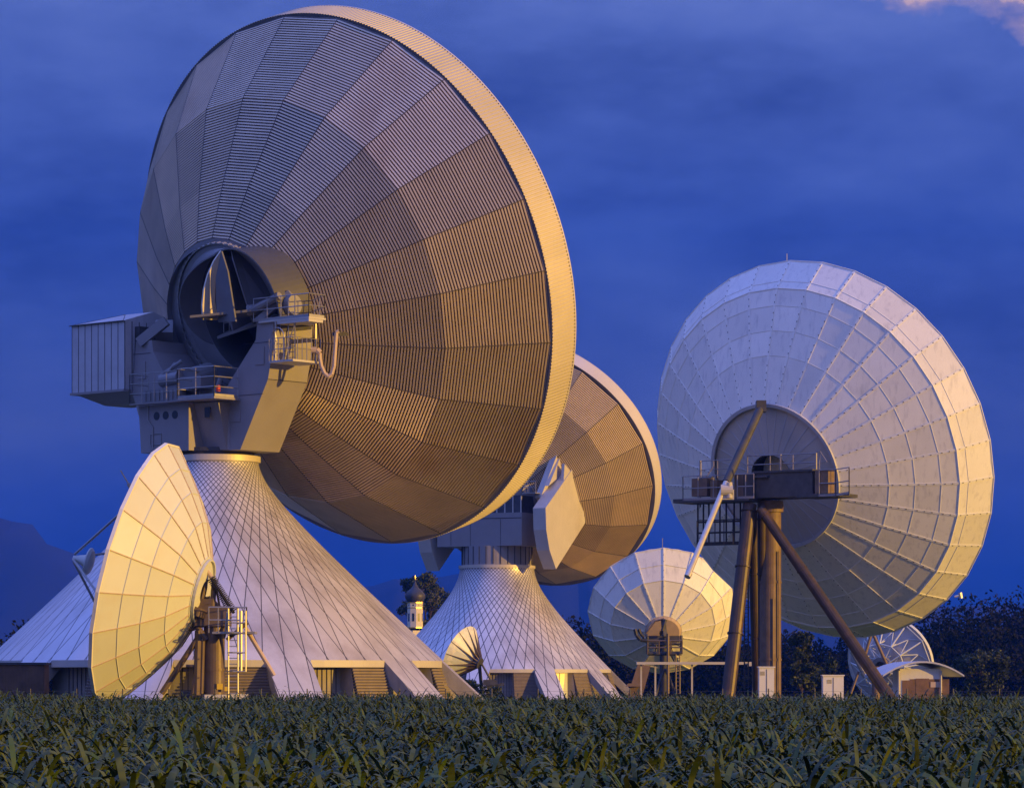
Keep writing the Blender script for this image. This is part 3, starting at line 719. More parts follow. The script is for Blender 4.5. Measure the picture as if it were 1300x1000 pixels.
leg3(T3(952, 640, 202), T3(922, 905, 199), .42); leg3(T3(967, 650, 202), T3(968, 905, 205), .26); leg3(T3(965, 645, 201.5), T3(1143, 905, 198), .30, .38)
leg3(T3(955, 650, 204), T3(962, 905, 207), .3)
mb = MB(); mb.tube(T3(966, 517, 204.8), T3(922, 612, 201.5), .26, 14); mb.box(T3(966, 516, 205), (E1, AH, Zv), .3, .5, .35); mb.build('upper_strut', M['dark'], root3)
mb = MB(); mb.tube(T3(922, 612, 200.8), T3(873, 731, 197.5), .18, 16); mb.tube(T3(875, 727, 197.6), T3(872.5, 732, 197.45), .205, 16); mb.build('actuator_ram', M['brightsteel'], root3)
mb = MB(); mb.tube(T3(915, 622, 200.3), T3(930, 622, 200.3), .35, 14); mb.box(T3(924, 628, 200.6), (E1, AH, Zv), .35, .4, .3); mb.tube(T3(926, 612, 200.2), T3(926, 632, 200.2), .18, 10); mb.build('actuator_joint', M['steel_lit'], root3)
# platform
e1p, ahp = local(0, 0, 34)[1:]
def PL(u, f_, v):
    f_ = f_ + 1.2; l_ = ((u - U0) * s3 - x3 - ahp[0] * f_) / e1p[0]
    for _ in range(3):
        Y_ = 202.5 + e1p[1] * l_ + ahp[1] * f_; l_ = ((u - U0) * Y_ / F - x3 - ahp[0] * f_) / e1p[0]
    return np.array([x3, 202.5, H + (V0 - v) * 202.5 / F]) + e1p * l_ + ahp * f_
mb = MB()
mb.box(PL(915, -1.8, 634), (e1p, ahp, Zv), 2.7, 1.2, .12); mb.box(PL(1050, -1.2, 632), (e1p, ahp, Zv), 1.45, 1.2, .10)
for a_, b_, fa_, fb_ in mb.pieces:
    q_ = MB(); q_.v = mb.v[a_:b_]; q_.f = [tuple(i - a_ for i in f) for f in mb.f[fa_:fb_]]; q_.m = mb.m[fa_:fb_]; plat = q_.build('platform', M['dark'], root3)
mb = MB()
mb.box(PL(1007, -1.0, 617), (e1p, ahp, Zv), 2.05, 1.3, .76); mb.box(PL(962, -1.4, 618), (e1p, ahp, Zv), .32, 1.2, .8)
mb.box(PL(1007, -1.0, 600.2), (e1p, ahp, Zv), 2.1, 1.4, .06)
mb.box(PL(967, -2.3, 606), (e1p, ahp, Zv), .5, .2, .06); mb.tube(PL(890, -1.4, 607), PL(905, -1.4, 607), .25, 10)
build_each(mb, 'machine_box', M['dark'], root3)
mb = MB(); mb.box(PL(946, -2.0, 619), (e1p, ahp, Zv), .48, .5, .8); mb.box(PL(1047, -1.9, 616), (e1p, ahp, Zv), .45, .4, .75)
mb.box(PL(892, -2.3, 617), (e1p, ahp, Zv), .55, .4, .55); mb.box(PL(910, -2.4, 620), (e1p, ahp, Zv), .25, .35, .55)
build_each(mb, 'drive_unit', M['rust'], root3)
mb = MB()
mb.rail([PL(867, -.8, 634), PL(867, -3.0, 634), PL(925, -3.0, 634)], 1.5, 2, 1.1, .03, toe=True)
mb.rail([PL(936, -3.0, 634), PL(957, -3.0, 634)], 1.5, 2, .5, .04, toe=True)
mb.rail([PL(890, -.6, 603), PL(932, -.6, 603)], 1.1, 2, 1., .03); mb.rail([PL(949, -1.6, 601), PL(1036, -1.6, 601)], 1.1, 2, 1.4, .035)
mb.rail([PL(1040, -2.4, 634), PL(1061, -2.4, 634), PL(1078, -2.4, 632), PL(1078, -.6, 632)], 1.6, 2, .8, .035, toe=True)
mb.tube(PL(991, -1.7, 601), PL(991, -1.7, 578), .07, 6); mb.tube(PL(1036, -1.7, 610), PL(1036, -1.7, 578), .07, 6); mb.tube(PL(889, -.7, 640), PL(889, -.7, 580), .07, 6)
mb.path([PL(1040, -2.4, 600), PL(1041, -2.4, 577), PL(1050, -2.4, 591)], .03, 5); mb.path([PL(896, -1, 603), PL(906, -1, 588), PL(906, -1, 582)], .04, 5)
mb.build('railing', M['steel'], plat)
mb = MB()
for u in (886, 893, 900, 914, 922, 932, 940): mb.beam(PL(u, -1.2, 690), PL(u, -1.2, 636), .12 if u in (914, 893, 932) else .07, .1)
for v in (660, 674, 688): mb.beam(PL(885, -1.2, v), PL(942, -1.2, v), .1, .1 if v < 680 else .22)
mb.rail([PL(885, -2.2, 690), PL(942, -2.2, 690)], 1.5, 2, .6, .035)
for u in (945, 950):
    mb.tube(PL(u, -.5, 875), PL(u, -.5, 640), .045, 5)
for i in range(46): mb.tube(PL(945, -.5, 872 - i * 5), PL(950, -.5, 872 - i * 5), .02, 5)
for i in range(7): mb.path([PL(943, -.5, 860 - i * 30), PL(944, -1.3, 860 - i * 30), PL(951, -1.3, 860 - i * 30), PL(952, -.5, 860 - i * 30)], .03, 5)
mb.build('caged_stair', M['black'], root3)
mb = MB(); mb.tube(T3(1212, 757, 206), T3(1220, 755, 206), .07, 6); mb.tube(T3(1219, 752, 206), T3(1220, 759, 206), .12, 8); mb.tube(T3(999, 332, 213), T3(999, 322, 213), .03, 5); build_each(mb, 'lightning_rod', M['brightsteel'], root3)

# ---------------------------------------------------------------- small dish on the left
a4 = axis(-80.99, 14.35); c4 = wpt(179.56, 730.07, 150); x4, y4 = wpt(276, 0, 150)[0], 150.0
root4 = thing('satellite_antenna', (x4, y4, 0), 'cream dish antenna seen edge-on, in front of the left cone', 'satellite antenna')
prof4 = [(-2.87, 1.58), (-2.26, 3.05), (-1.50, 4.22), (-.78, 5.15), (0, 6.08)]
panel_shell(c4, a4, prof4, 20, 9, root4, M['white4'])
panel_shell(c4, a4, [(-3.0, .5), (-2.95, 1.35), (-2.85, 1.6)], 20, 9, root4, M['white4'], 'hub_plate')
mb = MB(); seam_strips(mb, c4, a4, prof4, 20, 9, .045, .05, .01, mi=1); rivets(mb, c4, a4, prof4, 20, 9, .5, .04, s=.02)
for (o, r) in prof4[:4]:
    rp = ringpts(c4, a4, r, o, 20, 9)
    for i in range(20): mb.beam(rp[i], rp[(i + 1) % 20], .06, .04, up=-a4)
rp = ringpts(c4, a4, 1.45, -2.98, 36)
for i in range(36): mb.beam(rp[i], rp[(i + 1) % 36], .08, .12, up=-a4)
mb.build('panel_flanges', [M['white4'], M['hose']], root4)
front_dish(c4, a4, 6.05, 2.7, root4, M['steel'], 40, .12)
mb = MB(); mb.loft([ringpts(c4, a4, r, o, 20, 9) for r, o in ((6.08, -.02), (6.16, 0), (6.16, .16), (5.95, .16))]); mb.build('rim_lip', M['white'], root4)
# feed: subreflector on four struts
fe = c4 + a4 * 3.25; e14, e24 = basis(a4)
for t in (20, 110, 200, 290):
    d = math.cos(R(t)) * e14 + math.sin(R(t)) * e24
    mb = MB(); mb.tube(c4 + d * 5.2 - a4 * .5, fe + d * .18, .06, 6); mb.build('feed_strut', M['galv'], root4)
mb = MB(); mb.loft([ringpts(fe, a4, r, o, 28) for r, o in ((.05, -.92), (.52, -.82), (.64, -.72), (.64, -.66), (.3, -.6), (.1, .05))], cap0=True, cap1=True)
mb.build('subreflector', M['white4'], root4)
mb = MB(); mb.tube(wpt(163, 614, 150), wpt(153, 597, 150), .035, 5); mb.tube(wpt(163, 614, 150), wpt(168, 622, 150), .09, 8); mb.build('rim_antenna', M['hose'], root4)
U4 = lambda u, v, Y=150.: wpt(u, v, Y)
gz = lambda u, Y=150.: wpt(u, V0, Y) * [1, 1, 0]
mb = MB(); mb.tube(gz(272), U4(272, 795), .48, 24); mb.tube(U4(272, 795), U4(272, 785), .52, 24); mb.tube(U4(272, 848), U4(272, 851), .53, 24)
mb.loft([ell(U4(272, 862) - Zv * 3.0, np.array([0, 0, 1.]) + 1e-6, .62, 24), ell(U4(272, 862) - Zv * 2.5, np.array([0, 0, 1.]) + 1e-6, .62, 24)], cap1=True)
mb.build('pedestal', M['tubesteel'], root4)
mb = MB(); mb.box(U4(288, 874, 149.45) , (E1, AH, Zv), .14 * 0 + .1, .03, .1); 
mb.box(U4(279, 871, 149.48), (E1, AH, Zv), .13, .02, .13); mb.build('yellow_sign', M['yellow'], root4)
mb = MB()
mb.tube(U4(238, 778), U4(268, 776), .55, 16, .72); mb.box(U4(270, 782), (E1, AH, Zv), .8, .7, .45); mb.tube(U4(266, 768), U4(288, 790), .35, 14)
mb.tube(U4(286, 792), U4(278, 816), .2, 10); mb.tube(U4(250, 770, 149.3), U4(246, 780, 149.3), .5, 14)
mb.box(U4(257, 770), (E1, AH, Zv), .5, .6, .35)
mb.build('elevation_head', M['tubesteel'], root4)
mb = MB()
for u0, v0, u1, v1, r_ in ((252, 808, 205, 880, .13), (252, 800, 250, 885, .17), (256, 760, 262, 735, .1), (272, 735, 270, 772, .12), (262, 792, 240, 800, .08), (250, 850, 244, 885, .12), (272, 735, 280, 775, .05), (236, 845, 252, 845, .07), (258, 812, 256, 880, .09), (250, 795, 262, 812, .14)):
    mb.tube(U4(u0, v0, 149.6), U4(u1, v1, 149.6), r_, 8)
mb.tube(U4(288, 812, 149.2), U4(314, 790, 149.2), .09, 8)
build_each(mb, 'brace', M['tubesteel'], root4)
mb = MB(); A, B = U4(262, 724, 149.5), U4(297, 778, 149.5); mb.tube(A, B, .07, 8); n = 22
for i in range(n):
    p = A + (B - A) * (.18 + .8 * i / n); mb.tube(p, p + (B - A) * .016, .22, 10)
mb.build('jack_screw', M['black'], root4)
mb = MB(); mb.tube(U4(312, 797, 149.), U4(348, 857, 149.), .10, 8); mb.tube(U4(262, 724, 149.5), U4(270, 734, 149.5), .1, 8); build_each(mb, 'screw_tube', M['hose'], root4)
mb = MB()
mb.box(U4(298, 803, 149.), (E1, AH, Zv), .95, .7, .05)
mb.rail([U4(265, 803, 148.3), U4(313, 803, 148.3), U4(313, 803, 149.6)], 1.15, 2, .42, .03); mb.rail([U4(290, 803, 149.6), U4(313, 803, 149.6)], 1.15, 2, .42, .03)
for u in (290, 302): mb.tube(gz(u, 148.4), U4(u, 772, 148.4), .04, 6)
for i in range(14): mb.tube(U4(290, 880 - i * 7.5, 148.4), U4(302, 880 - i * 7.5, 148.4), .022, 5)
for u in (306, 312): mb.tube(U4(u, 852, 147.9), U4(u, 775, 147.9), .07 if u == 306 else .04, 6)
for v in (852, 828, 803, 790): mb.path([U4(290, v, 148.4), U4(289, v, 147.7), U4(296, v, 147.4), U4(311, v, 147.6), U4(312, v, 148.4)], .03, 5)
mb.tube(U4(286, 803, 148.3), U4(288, 776, 148.3), .035, 5)
mb.build('ladder_cage', M['galv'], root4)
mb = MB(); mb.box(gz(243) + Zv * 1.55, (E1, AH, Zv), .45, .3, .8); mb.box(gz(252) + Zv * 2.2 + AH * -.3, (E1, AH, Zv), .08, .1, .22, 1); mb.box(gz(275) + Zv * 2.03 - AH * .7, (E1, AH, Zv), .5, .1, .12, 2); mb.box(gz(305) + Zv * 2.05 - AH * .6, (E1, AH, Zv), .4, .1, .12, 2)
mb.build('control_box', [M['dark'], M['yellow'], M['cabinet']], root4)

# ---------------------------------------------------------------- small dish in the centre
a5 = axis(.78, 33.8); c5 = wpt(840.8, 775.8, 250); x5, y5 = wpt(843, 0, 247.5)[0], 246.5
root5 = thing('satellite_antenna', (x5, y5, 0), 'small white sixteen-sided dish antenna seen from behind, right of the far cone', 'satellite antenna')
prof5 = [(-2.80, 1.40), (-1.82, 3.92), (-.95, 4.75), (0, 5.61)]
panel_shell(c5, a5, prof5, 16, 0, root5, M['white'])
panel_shell(c5, a5, [(-3.0, .3), (-2.96, 1.2), (-2.8, 1.42)], 24, 0, root5, M['hose'], 'hub_plate')
mb = MB(); seam_strips(mb, c5, a5, prof5, 16, 0, .09, .06, .02); rivets(mb, c5, a5, prof5, 16, 0, .5, .055, s=.022)
for (o, r) in prof5:
    rp = ringpts(c5, a5, r, o, 16, 0)
    for i in range(16): mb.beam(rp[i], rp[(i + 1) % 16], .08, .05, up=-a5)
mb.build('panel_flanges', [M['white'], M['rivet']], root5)
front_dish(c5, a5, 5.58, 2.6, root5, M['white'], 32, .05)
V5 = lambda u, v, Y=247.: wpt(u, v, Y)
mb = MB()
mb.tube(V5(843, 860) * [1, 1, 0], V5(843, 806), .33, 16); mb.box(V5(843, 811), (E1, AH, Zv), 1.15, .5, .25); mb.beam(V5(842, 786, 246.3), V5(844, 808, 246.0), .28, .3)
mb.tube(V5(841, 800, 246), V5(845, 786, 246), .13, 8)
for u0, v0, u1, v1, r_ in ((822, 808, 822, 830, .1), (865, 806, 865, 830, .1), (822, 829, 865, 829, .16), (822, 818, 865, 817, .09), (843, 850, 825, 905, .12), (845, 848, 866, 905, .12), (840, 845, 840, 905, .1), (848, 830, 848, 905, .08), (851, 830, 862, 850, .06), (833, 818, 833, 830, .08), (852, 818, 852, 830, .08)):
    mb.tube(V5(u0, v0, 245.8), V5(u1, v1, 245.8), r_, 8)
mb.build('pedestal', M['dark'], root5)
mb = MB(); mb.tube(V5(848, 804, 245.5), V5(848, 880, 245.5), .12, 8); mb.rail([V5(822, 830, 245.5), V5(866, 830, 245.5)], 1.0, 2, .8, .05); mb.path([V5(820, 804, 246.2), V5(832, 788, 246.2), V5(843, 785, 246.2)], .07, 6)
mb.path([V5(858, 830, 245.5), V5(858, 880, 245.5)], .05, 5); mb.path([V5(863, 830, 245.5), V5(863, 880, 245.5)], .05, 5)
for i in range(10): mb.tube(V5(858, 835 + i * 5, 245.5), V5(863, 835 + i * 5, 245.5), .03, 5)
mb.build('service_frame', M['tubesteel'], root5)
mb = MB()
mb.path([V5(806, 798, 245.5), V5(808, 806, 245.5), V5(813, 812, 245.5), V5(822, 813, 245.5)], .14, 7); mb.path([V5(811, 798, 245.5), V5(813, 804, 245.5), V5(818, 809, 245.5)], .12, 7)
mb.build('waveguide', M['black'], root5)
mb = MB(); mb.tube(V5(841, 695, 250), V5(841, 683, 250), .03, 5); build_each(mb, 'lightning_rod', M['galv'], root5)

# ---------------------------------------------------------------- tiny ribbed dish before the far cone
K6 = 1.11; a6 = axis(-62, 24); c6 = wpt(584, 829, 290); g6 = wpt(612, 0, 290)
root6 = thing('satellite_antenna', (g6[0], 290, 0), 'tiny cream dish antenna with dark ribs, at the foot of the far cone', 'satellite antenna')
prof6 = [(-1.65, .5), (-1.15, 1.22), (-.55, 1.95), (0, 2.6)]
panel_shell(c6, a6, prof6, 24, 0, root6, M['white4'])
mb = MB(); e16, e26 = basis(a6)
for k in range(14):
    t = R(360 * k / 14); d = math.cos(t) * e16 + math.sin(t) * e26; tx = -math.sin(t) * e16 + math.cos(t) * e26
    mb.extrude([c6 - a6 * 1.66 + d * .45, c6 - a6 * .02 + d * 2.58, c6 - a6 * .85 + d * 1.75, c6 - a6 * 2.1 + d * .5], tx * .06)
mb.build('reflector_ribs', M['tubesteel'], root6)
front_dish(c6, a6, 2.58, 1.3, root6, M['white'], 28, .03)
mb = MB(); mb.tube(c6 - a6 * 1.4, c6 - a6 * 2.2, .5, 14); mb.tube(c6 - a6 * 2.1, [g6[0], 290, 1.6], .16, 8); mb.tube([g6[0], 290, 0], [g6[0], 290, 1.9], .2, 10)
mb.tube(wpt(612, 843, 289), wpt(628, 872, 289), .1, 6); mb.box(wpt(622, 866, 289), (E1, AH, Zv), .6, .3, .25); mb.beam(wpt(614, 872, 289), wpt(640, 868, 289), .15, .25)
mb.build('pedestal', M['dark'], root6)

# ---------------------------------------------------------------- truss-backed dish at the far right
a7 = axis(32, 15); c7 = wpt(1131, 840, 290); g7 = wpt(1128, 0, 287)
root7 = thing('satellite_antenna', (g7[0], 287, 0), 'small dish antenna with an open white truss back, under the large white dish', 'satellite antenna')
panel_shell(c7, a7, [(-1.0, .6), (-.75, 1.7), (-.3, 3.0), (0, 3.95)], 32, 0, root7, M['cabin'])  # panels' shade put into a darker grey than the truss
mb = MB(); e17, e27 = basis(a7)
mb.loft([ringpts(c7, a7, r, o, 48) for r, o in ((3.93, -.02), (4.05, -.25), (4.12, .02), (4.0, .1))])
mb.build('rim_skirt', M['white4'], root7)
mb = MB(); NK = 12
pt = lambda t, r, o: c7 + (math.cos(t) * e17 + math.sin(t) * e27) * r + a7 * o
for k in range(NK):
    t, t2 = 2 * math.pi * k / NK, 2 * math.pi * (k + 1) / NK; tm = (t + t2) / 2
    mb.tube(pt(t, .9, -2.0), pt(t, 2.1, -1.75), .07, 6); mb.tube(pt(t, 2.1, -1.75), pt(t, 3.95, -.1), .07, 6)
    mb.tube(pt(t, 2.1, -1.75), pt(tm, 3.0, -.4), .045, 5); mb.tube(pt(t2, 2.1, -1.75), pt(tm, 3.0, -.4), .045, 5); mb.tube(pt(t, 2.1, -1.75), pt(t, 2.1, -.7), .05, 5)
    mb.tube(pt(t, 2.1, -1.75), pt(t2, 2.1, -1.75), .07, 6); mb.tube(pt(t, .9, -2), pt(t2, 2.1, -1.75), .04, 5); mb.tube(pt(t, 3.95, -.1), pt(tm, 3.0, -.4), .04, 5)
    mb.tube(pt(t, 3.9, -.3), pt(t2, 3.9, -.3), .06, 5); mb.tube(pt(t, .9, -2.), pt(t, .9, -.9), .05, 5); mb.tube(pt(t, 1.5, -.8), pt(t, 2.1, -1.75), .04, 5)
mb.build('truss', M['white4'], root7)
mb = MB(); mb.loft([ringpts(c7, a7, r, o, 28) for r, o in ((.95, -1.6), (.95, -2.1), (.6, -2.1), (.55, -1.2))], cap1=True); mb.build('hub_ring', M['steel'], root7)
V7 = lambda u, v, Y=286.: wpt(u, v, Y)
mb = MB(); mb.tube(V7(1107, 801), V7(1093, 850), .14, 8); mb.tube(V7(1107, 801), V7(1128, 848), .14, 8); mb.tube(V7(1093, 850), V7(1128, 848), .12, 8); mb.tube(V7(1112, 850) * [1, 1, 0], V7(1112, 848), .35, 14); mb.box(V7(1112, 850), (E1, AH, Zv), 1.0, .5, .3)
mb.tube(V7(1090, 852), V7(1080, 880), .12, 6); mb.build('pedestal', M['rust'], root7)
mb = MB(); mb.tube(V7(1082, 826, 285), V7(1096, 852, 285), .25, 10); mb.tube(V7(1096, 852, 285), V7(1100, 858, 285), .35, 10); mb.build('actuator_ram', M['galv'], root7)

# ---------------------------------------------------------------- vaulted hut, cabinets, canopy, left shed
Y8 = 272.; s8 = Y8 / F; g8 = wpt(1163, 0, Y8)
hut = thing('utility_hut', (g8[0], Y8, 0), 'low utility hut with a curved sheet metal roof, below the truss-backed dish', 'hut')
mb = MB(); n = 14; rows = []
vault = lambda t: (1160 + 51 * t, 839 + 17.5 * t * t)
for f_ in (-2.2, 2.2):
    o_ = -.75 if f_ < 0 else .8
    rows.append([wpt(*vault(t), Y8) + AH * f_ * 1.6 + E1 * (-o_ * .5) for t in np.linspace(-1, 1, n)])
lo = [[p - Zv * .14 for p in r_] for r_ in rows]
mb.loft([rows[0], rows[1], lo[1], lo[0], rows[0]], closed=False)
mb.build('roof', M['roofmetal'], hut)
mb = MB()
wx = lambda u: wpt(u, 0, Y8)[0]; ztop = wpt(0, 851, Y8)[2]
mb.extrude([(wx(1138), Y8 - 2.6, 0), (wx(1189), Y8 - 2.6, 0), (wx(1189), Y8 + 2.6, 0), (wx(1138), Y8 + 2.6, 0)], Zv * (ztop + .15))
mb.build('wall', M['cabinet'], hut)
mb = MB(); mb.box((wx(1166), Y8 - 2.63, 1.55), (E1, AH, Zv), .55, .03, 1.3); mb.box((wx(1175), Y8 - 2.62, 1.9), (E1, AH, Zv), 1.6, .02, .9); mb.box((wx(1146), Y8 - 2.62, 1.6), (E1, AH, Zv), .35, .03, 1.1)
mb.build('door', M['wood'], hut)
mb = MB(); mb.box((wx(1182), Y8 - 2.66, 2.35), (E1, AH, Zv), .38, .03, .22); mb.build('notice_board', M['hose'], hut)
mb = MB(); mb.tube((wx(1189), Y8 - 2.8, 0), (wx(1189), Y8 - 2.8, ztop), .09, 8); mb.tube((wx(1136), Y8 - 2.8, 0), (wx(1136), Y8 - 2.8, ztop), .09, 8); build_each(mb, 'post', M['steel_lit'], hut)
def cabinet(u0, u1, v, Y, label):
    x0, x1 = wpt(u0, 0, Y)[0], wpt(u1, 0, Y)[0]; zt_ = wpt(0, v, Y)[2]; t = thing('equipment_cabinet', ((x0 + x1) / 2, Y, 0), label, 'cabinet', 'white equipment cabinets near the large white dish')
    mb = MB(); mb.box(((x0 + x1) / 2, Y, zt_ / 2), (E1, AH, Zv), (x1 - x0) / 2, .5, zt_ / 2); mb.box(((x0 + x1) / 2, Y, zt_ + .03), (E1, AH, Zv), (x1 - x0) / 2 + .06, .56, .035); mb.build('body', M['cabinet'], t)
    mb = MB(); mb.box(((x0 + x1) / 2, Y - .51, zt_ / 2 + .1), (E1, AH, Zv), .012, .012, zt_ / 2 - .2); mb.tube(((x0 + x1) / 2 + .08, Y - .55, zt_ * .6), ((x0 + x1) / 2 + .08, Y - .55, zt_ * .6 + .18), .02, 6)
    for k in range(4): mb.box(((x0 + x1) / 2 - .25, Y - .51, zt_ - .25 - k * .06), (E1, AH, Zv), .14, .012, .012)
    mb.build('door', M['dark'], t)
cabinet(963, 982, 847, 196, 'narrow white equipment cabinet beside the brown column of the large white dish')
cabinet(1044, 1070, 857.5, 199, 'low wide white equipment cabinet standing free in the grass by the diagonal brown leg')
Y9 = 232.; can = thing('cable_canopy', (wpt(893, 0, Y9)[0], Y9, 0), 'long thin flat canopy on slim posts before the small sixteen-sided dish', 'canopy')
zc = wpt(0, 841.5, Y9)[2]
mb = MB(); xa, xb = wpt(808, 0, Y9)[0], wpt(976, 0, Y9)[0]; mb.box(((xa + xb) / 2, Y9, zc), (E1, AH, Zv), (xb - xa) / 2, .55, .09); mb.box((wpt(962, 0, Y9)[0], Y9 - .1, zc - .1), (E1, AH, Zv), .7, .6, .1); mb.build('deck', M['steel_lit'], can)
for u in (814, 832, 878.5, 932.5, 956):
    mb = MB(); x = wpt(u, 0, Y9)[0]; mb.beam((x, Y9, 0), (x, Y9, zc - .09), .12, .12); mb.build('post', M['steel_lit'], can)
mb = MB(); q = lambda u, v, Y=240.: wpt(u, v, Y); z0_ = .0
mb.extrude([q(796, 885), q(815, 885), q(826, 845), q(810, 842)], AH * .25); mb.extrude([q(794, 871), q(815, 871), q(815, 867), q(797, 867)], AH * -.5)
o = mb.build('leaning_panel', M['rust'], loc=(q(806, 0)[0], 240, 0)); tag(o, 'slanting brown panel at the left end of the flat canopy', 'panel')
Yh = 176.; sh = thing('shed', (wpt(20, 0, Yh)[0], Yh, 0), 'dark brown boarded shed at the left edge under the cone eaves', 'shed')
mb = MB(); x0, x1 = wpt(-30, 0, Yh)[0], wpt(63, 0, Yh)[0]; zt_ = wpt(0, 843, Yh)[2]
Ys = 152.; x0, x1 = wpt(-40, 0, Ys)[0], wpt(56, 0, Ys)[0]; zt_ = wpt(0, 843, Ys)[2]
mb.box(((x0 + x1) / 2, Ys + .8, zt_ / 2), (E1, AH, Zv), (x1 - x0) / 2, .8, zt_ / 2)
for i in range(26):
    x = x0 + (x1 - x0) * (i + .5) / 26; mb.beam((x, Ys - .01, 0), (x, Ys - .01, zt_), .03, .03)
mb.build('wall', M['wood'], sh)
mb = MB(); mb.box(((x0 + x1) / 2, Ys + .8, zt_ + .04), (E1, AH, Zv), (x1 - x0) / 2 + .1, .9, .05); mb.build('roof', M['dark'], sh)

# ---------------------------------------------------------------- fence in front of the cones
Yf = 147.
fen = thing('wire_fence', (wpt(650, 0, Yf)[0], Yf, 0), 'thin wire mesh fence on dark posts along the edge of the corn', 'fence')
mb = MB()
for z in (1.1, 1.6, 2.15, 2.3): mb.tube((-26, Yf, z), (26, Yf, z), .004, 4)
mb.build('wire', M['dark'], fen)
for i in range(26):
    x = -25.5 + i * 2.05; mb = MB(); mb.tube((x, Yf, 0), (x, Yf, 2.42), .032, 6); mb.build('post', M['dark'], fen)

# ---------------------------------------------------------------- vegetation
def leaf_cloud(centres, radii, n, size, flat=1.0, surf=.55):
    """n quads scattered through ellipsoidal clumps; returns verts, faces"""
    cs = np.asarray(centres, float); rs = np.asarray(radii, float)
    wgt = rs ** 2 / (rs ** 2).sum(); idx = RNG.choice(len(cs), n, p=wgt)
    d = RNG.normal(size=(n, 3)); d /= np.linalg.norm(d, axis=1)[:, None]
    rad = rs[idx] * (surf + (1 - surf) * RNG.random(n)) * (1 + .18 * RNG.normal(size=n))
    p = cs[idx] + d * rad[:, None] * [1, 1, flat]
    a_ = RNG.normal(size=(n, 3)); a_ /= np.linalg.norm(a_, axis=1)[:, None]
    b_ = np.cross(a_, RNG.normal(size=(n, 3))); b_ /= np.linalg.norm(b_, axis=1)[:, None]
    s_ = size * (.6 + .8 * RNG.random(n))[:, None]
    V = np.stack([p - a_ * s_, p + b_ * s_ * .55, p + a_ * s_, p - b_ * s_ * .55], 1).reshape(-1, 3)
    return V
def mesh_quads(name, V, material, parent=None, loc=(0, 0, 0)):
    n = len(V) // 4; me = bpy.data.meshes.new(name); me.vertices.add(len(V))
    r0 = ROOT[parent.name] if parent is not None else np.array(loc, float)
    me.vertices.foreach_set('co', (V - r0).astype(np.float32).ravel()); me.loops.add(n * 4); me.polygons.add(n)
    me.loops.foreach_set('vertex_index', np.arange(n * 4, dtype=np.int32)); me.polygons.foreach_set('loop_start', np.arange(0, n * 4, 4, dtype=np.int32))
    me.materials.append(material); me.update(calc_edges=True); me.validate()
    ob = bpy.data.objects.new(name, me); sc.collection.objects.link(ob)
    if parent is not None: ob.parent = parent
    else: ob.location = r0
    ROOT[ob.name] = r0
    return ob
def tree(name, base, h, crown, label, cat, material, nclump=30, nleaf=9000, leaf=.35, group=None, trunk_h=.35, tr=.35, sp=.28):
    root = thing(name, tuple(base), label, cat, group); base = np.asarray(base, float)
    mb = MB(); top = base + Zv * h * trunk_h; mb.tube(base, top, tr, 10, tr * .75)
    cs = []; rs = []
    for i in range(nclump):
        t = random.uniform(0, 2 * math.pi); q = random.random() ** .5; zz = random.uniform(-1, 1)
        p = base + np.array([math.cos(t) * q * crown[0] * math.sqrt(max(.05, 1 - zz * zz * .8)), math.sin(t) * q * crown[0] * math.sqrt(max(.05, 1 - zz * zz * .8)), h - crown[1] + zz * crown[1] * .82])
        cs.append(p); rs.append(crown[0] * sp * random.uniform(.6, 1.15))
        if i % 2 == 0:
            mid = (top + p) / 2 + np.array([random.uniform(-.5, .5), 0, random.uniform(0, .8)]); mb.tube(top, mid, tr * .4, 6, tr * .22); mb.tube(mid, p, tr * .22, 5, tr * .06)
    mb.build('trunk', M['bark'], root)
    mesh_quads('crown', leaf_cloud(cs, rs, nleaf, leaf, .8), material, root)
    return root
tree('oak_tree', (*wpt(540, 0, 640)[:2], 0), 23.6, (5.9, 7.2), 'broad oak tree standing behind the onion-domed church tower', 'tree', M['oak'], 46, 22000, .24, tr=.5, sp=.25)
tree('round_bush', (*wpt(1247, 0, 380)[:2], 0), 6.2, (3.0, 2.7), 'round bushy tree at the right edge of the meadow', 'tree', M['bush'], 30, 7000, .2, trunk_h=.2, tr=.2, sp=.34)
tree('young_tree', (*wpt(1018, 0, 330)[:2], 0), 7.6, (1.7, 3.2), 'slim dark young tree right of the brown column', 'tree', M['bush'], 18, 3500, .2, trunk_h=.2, tr=.12, sp=.4)
tree('young_tree', (*wpt(1052, 0, 345)[:2], 0), 5.6, (1.5, 2.5), 'shorter dark young tree left of the low wide white cabinet', 'tree', M['bush'], 16, 3000, .2, trunk_h=.2, tr=.12, sp=.4)
tree('shrub', (*wpt(606, 0, 255)[:2], 0), 2.9, (1.6, 1.3), 'low green shrub under the tiny ribbed dish', 'shrub', M['bush'], 12, 2600, .14, trunk_h=.2, tr=.06, sp=.42)
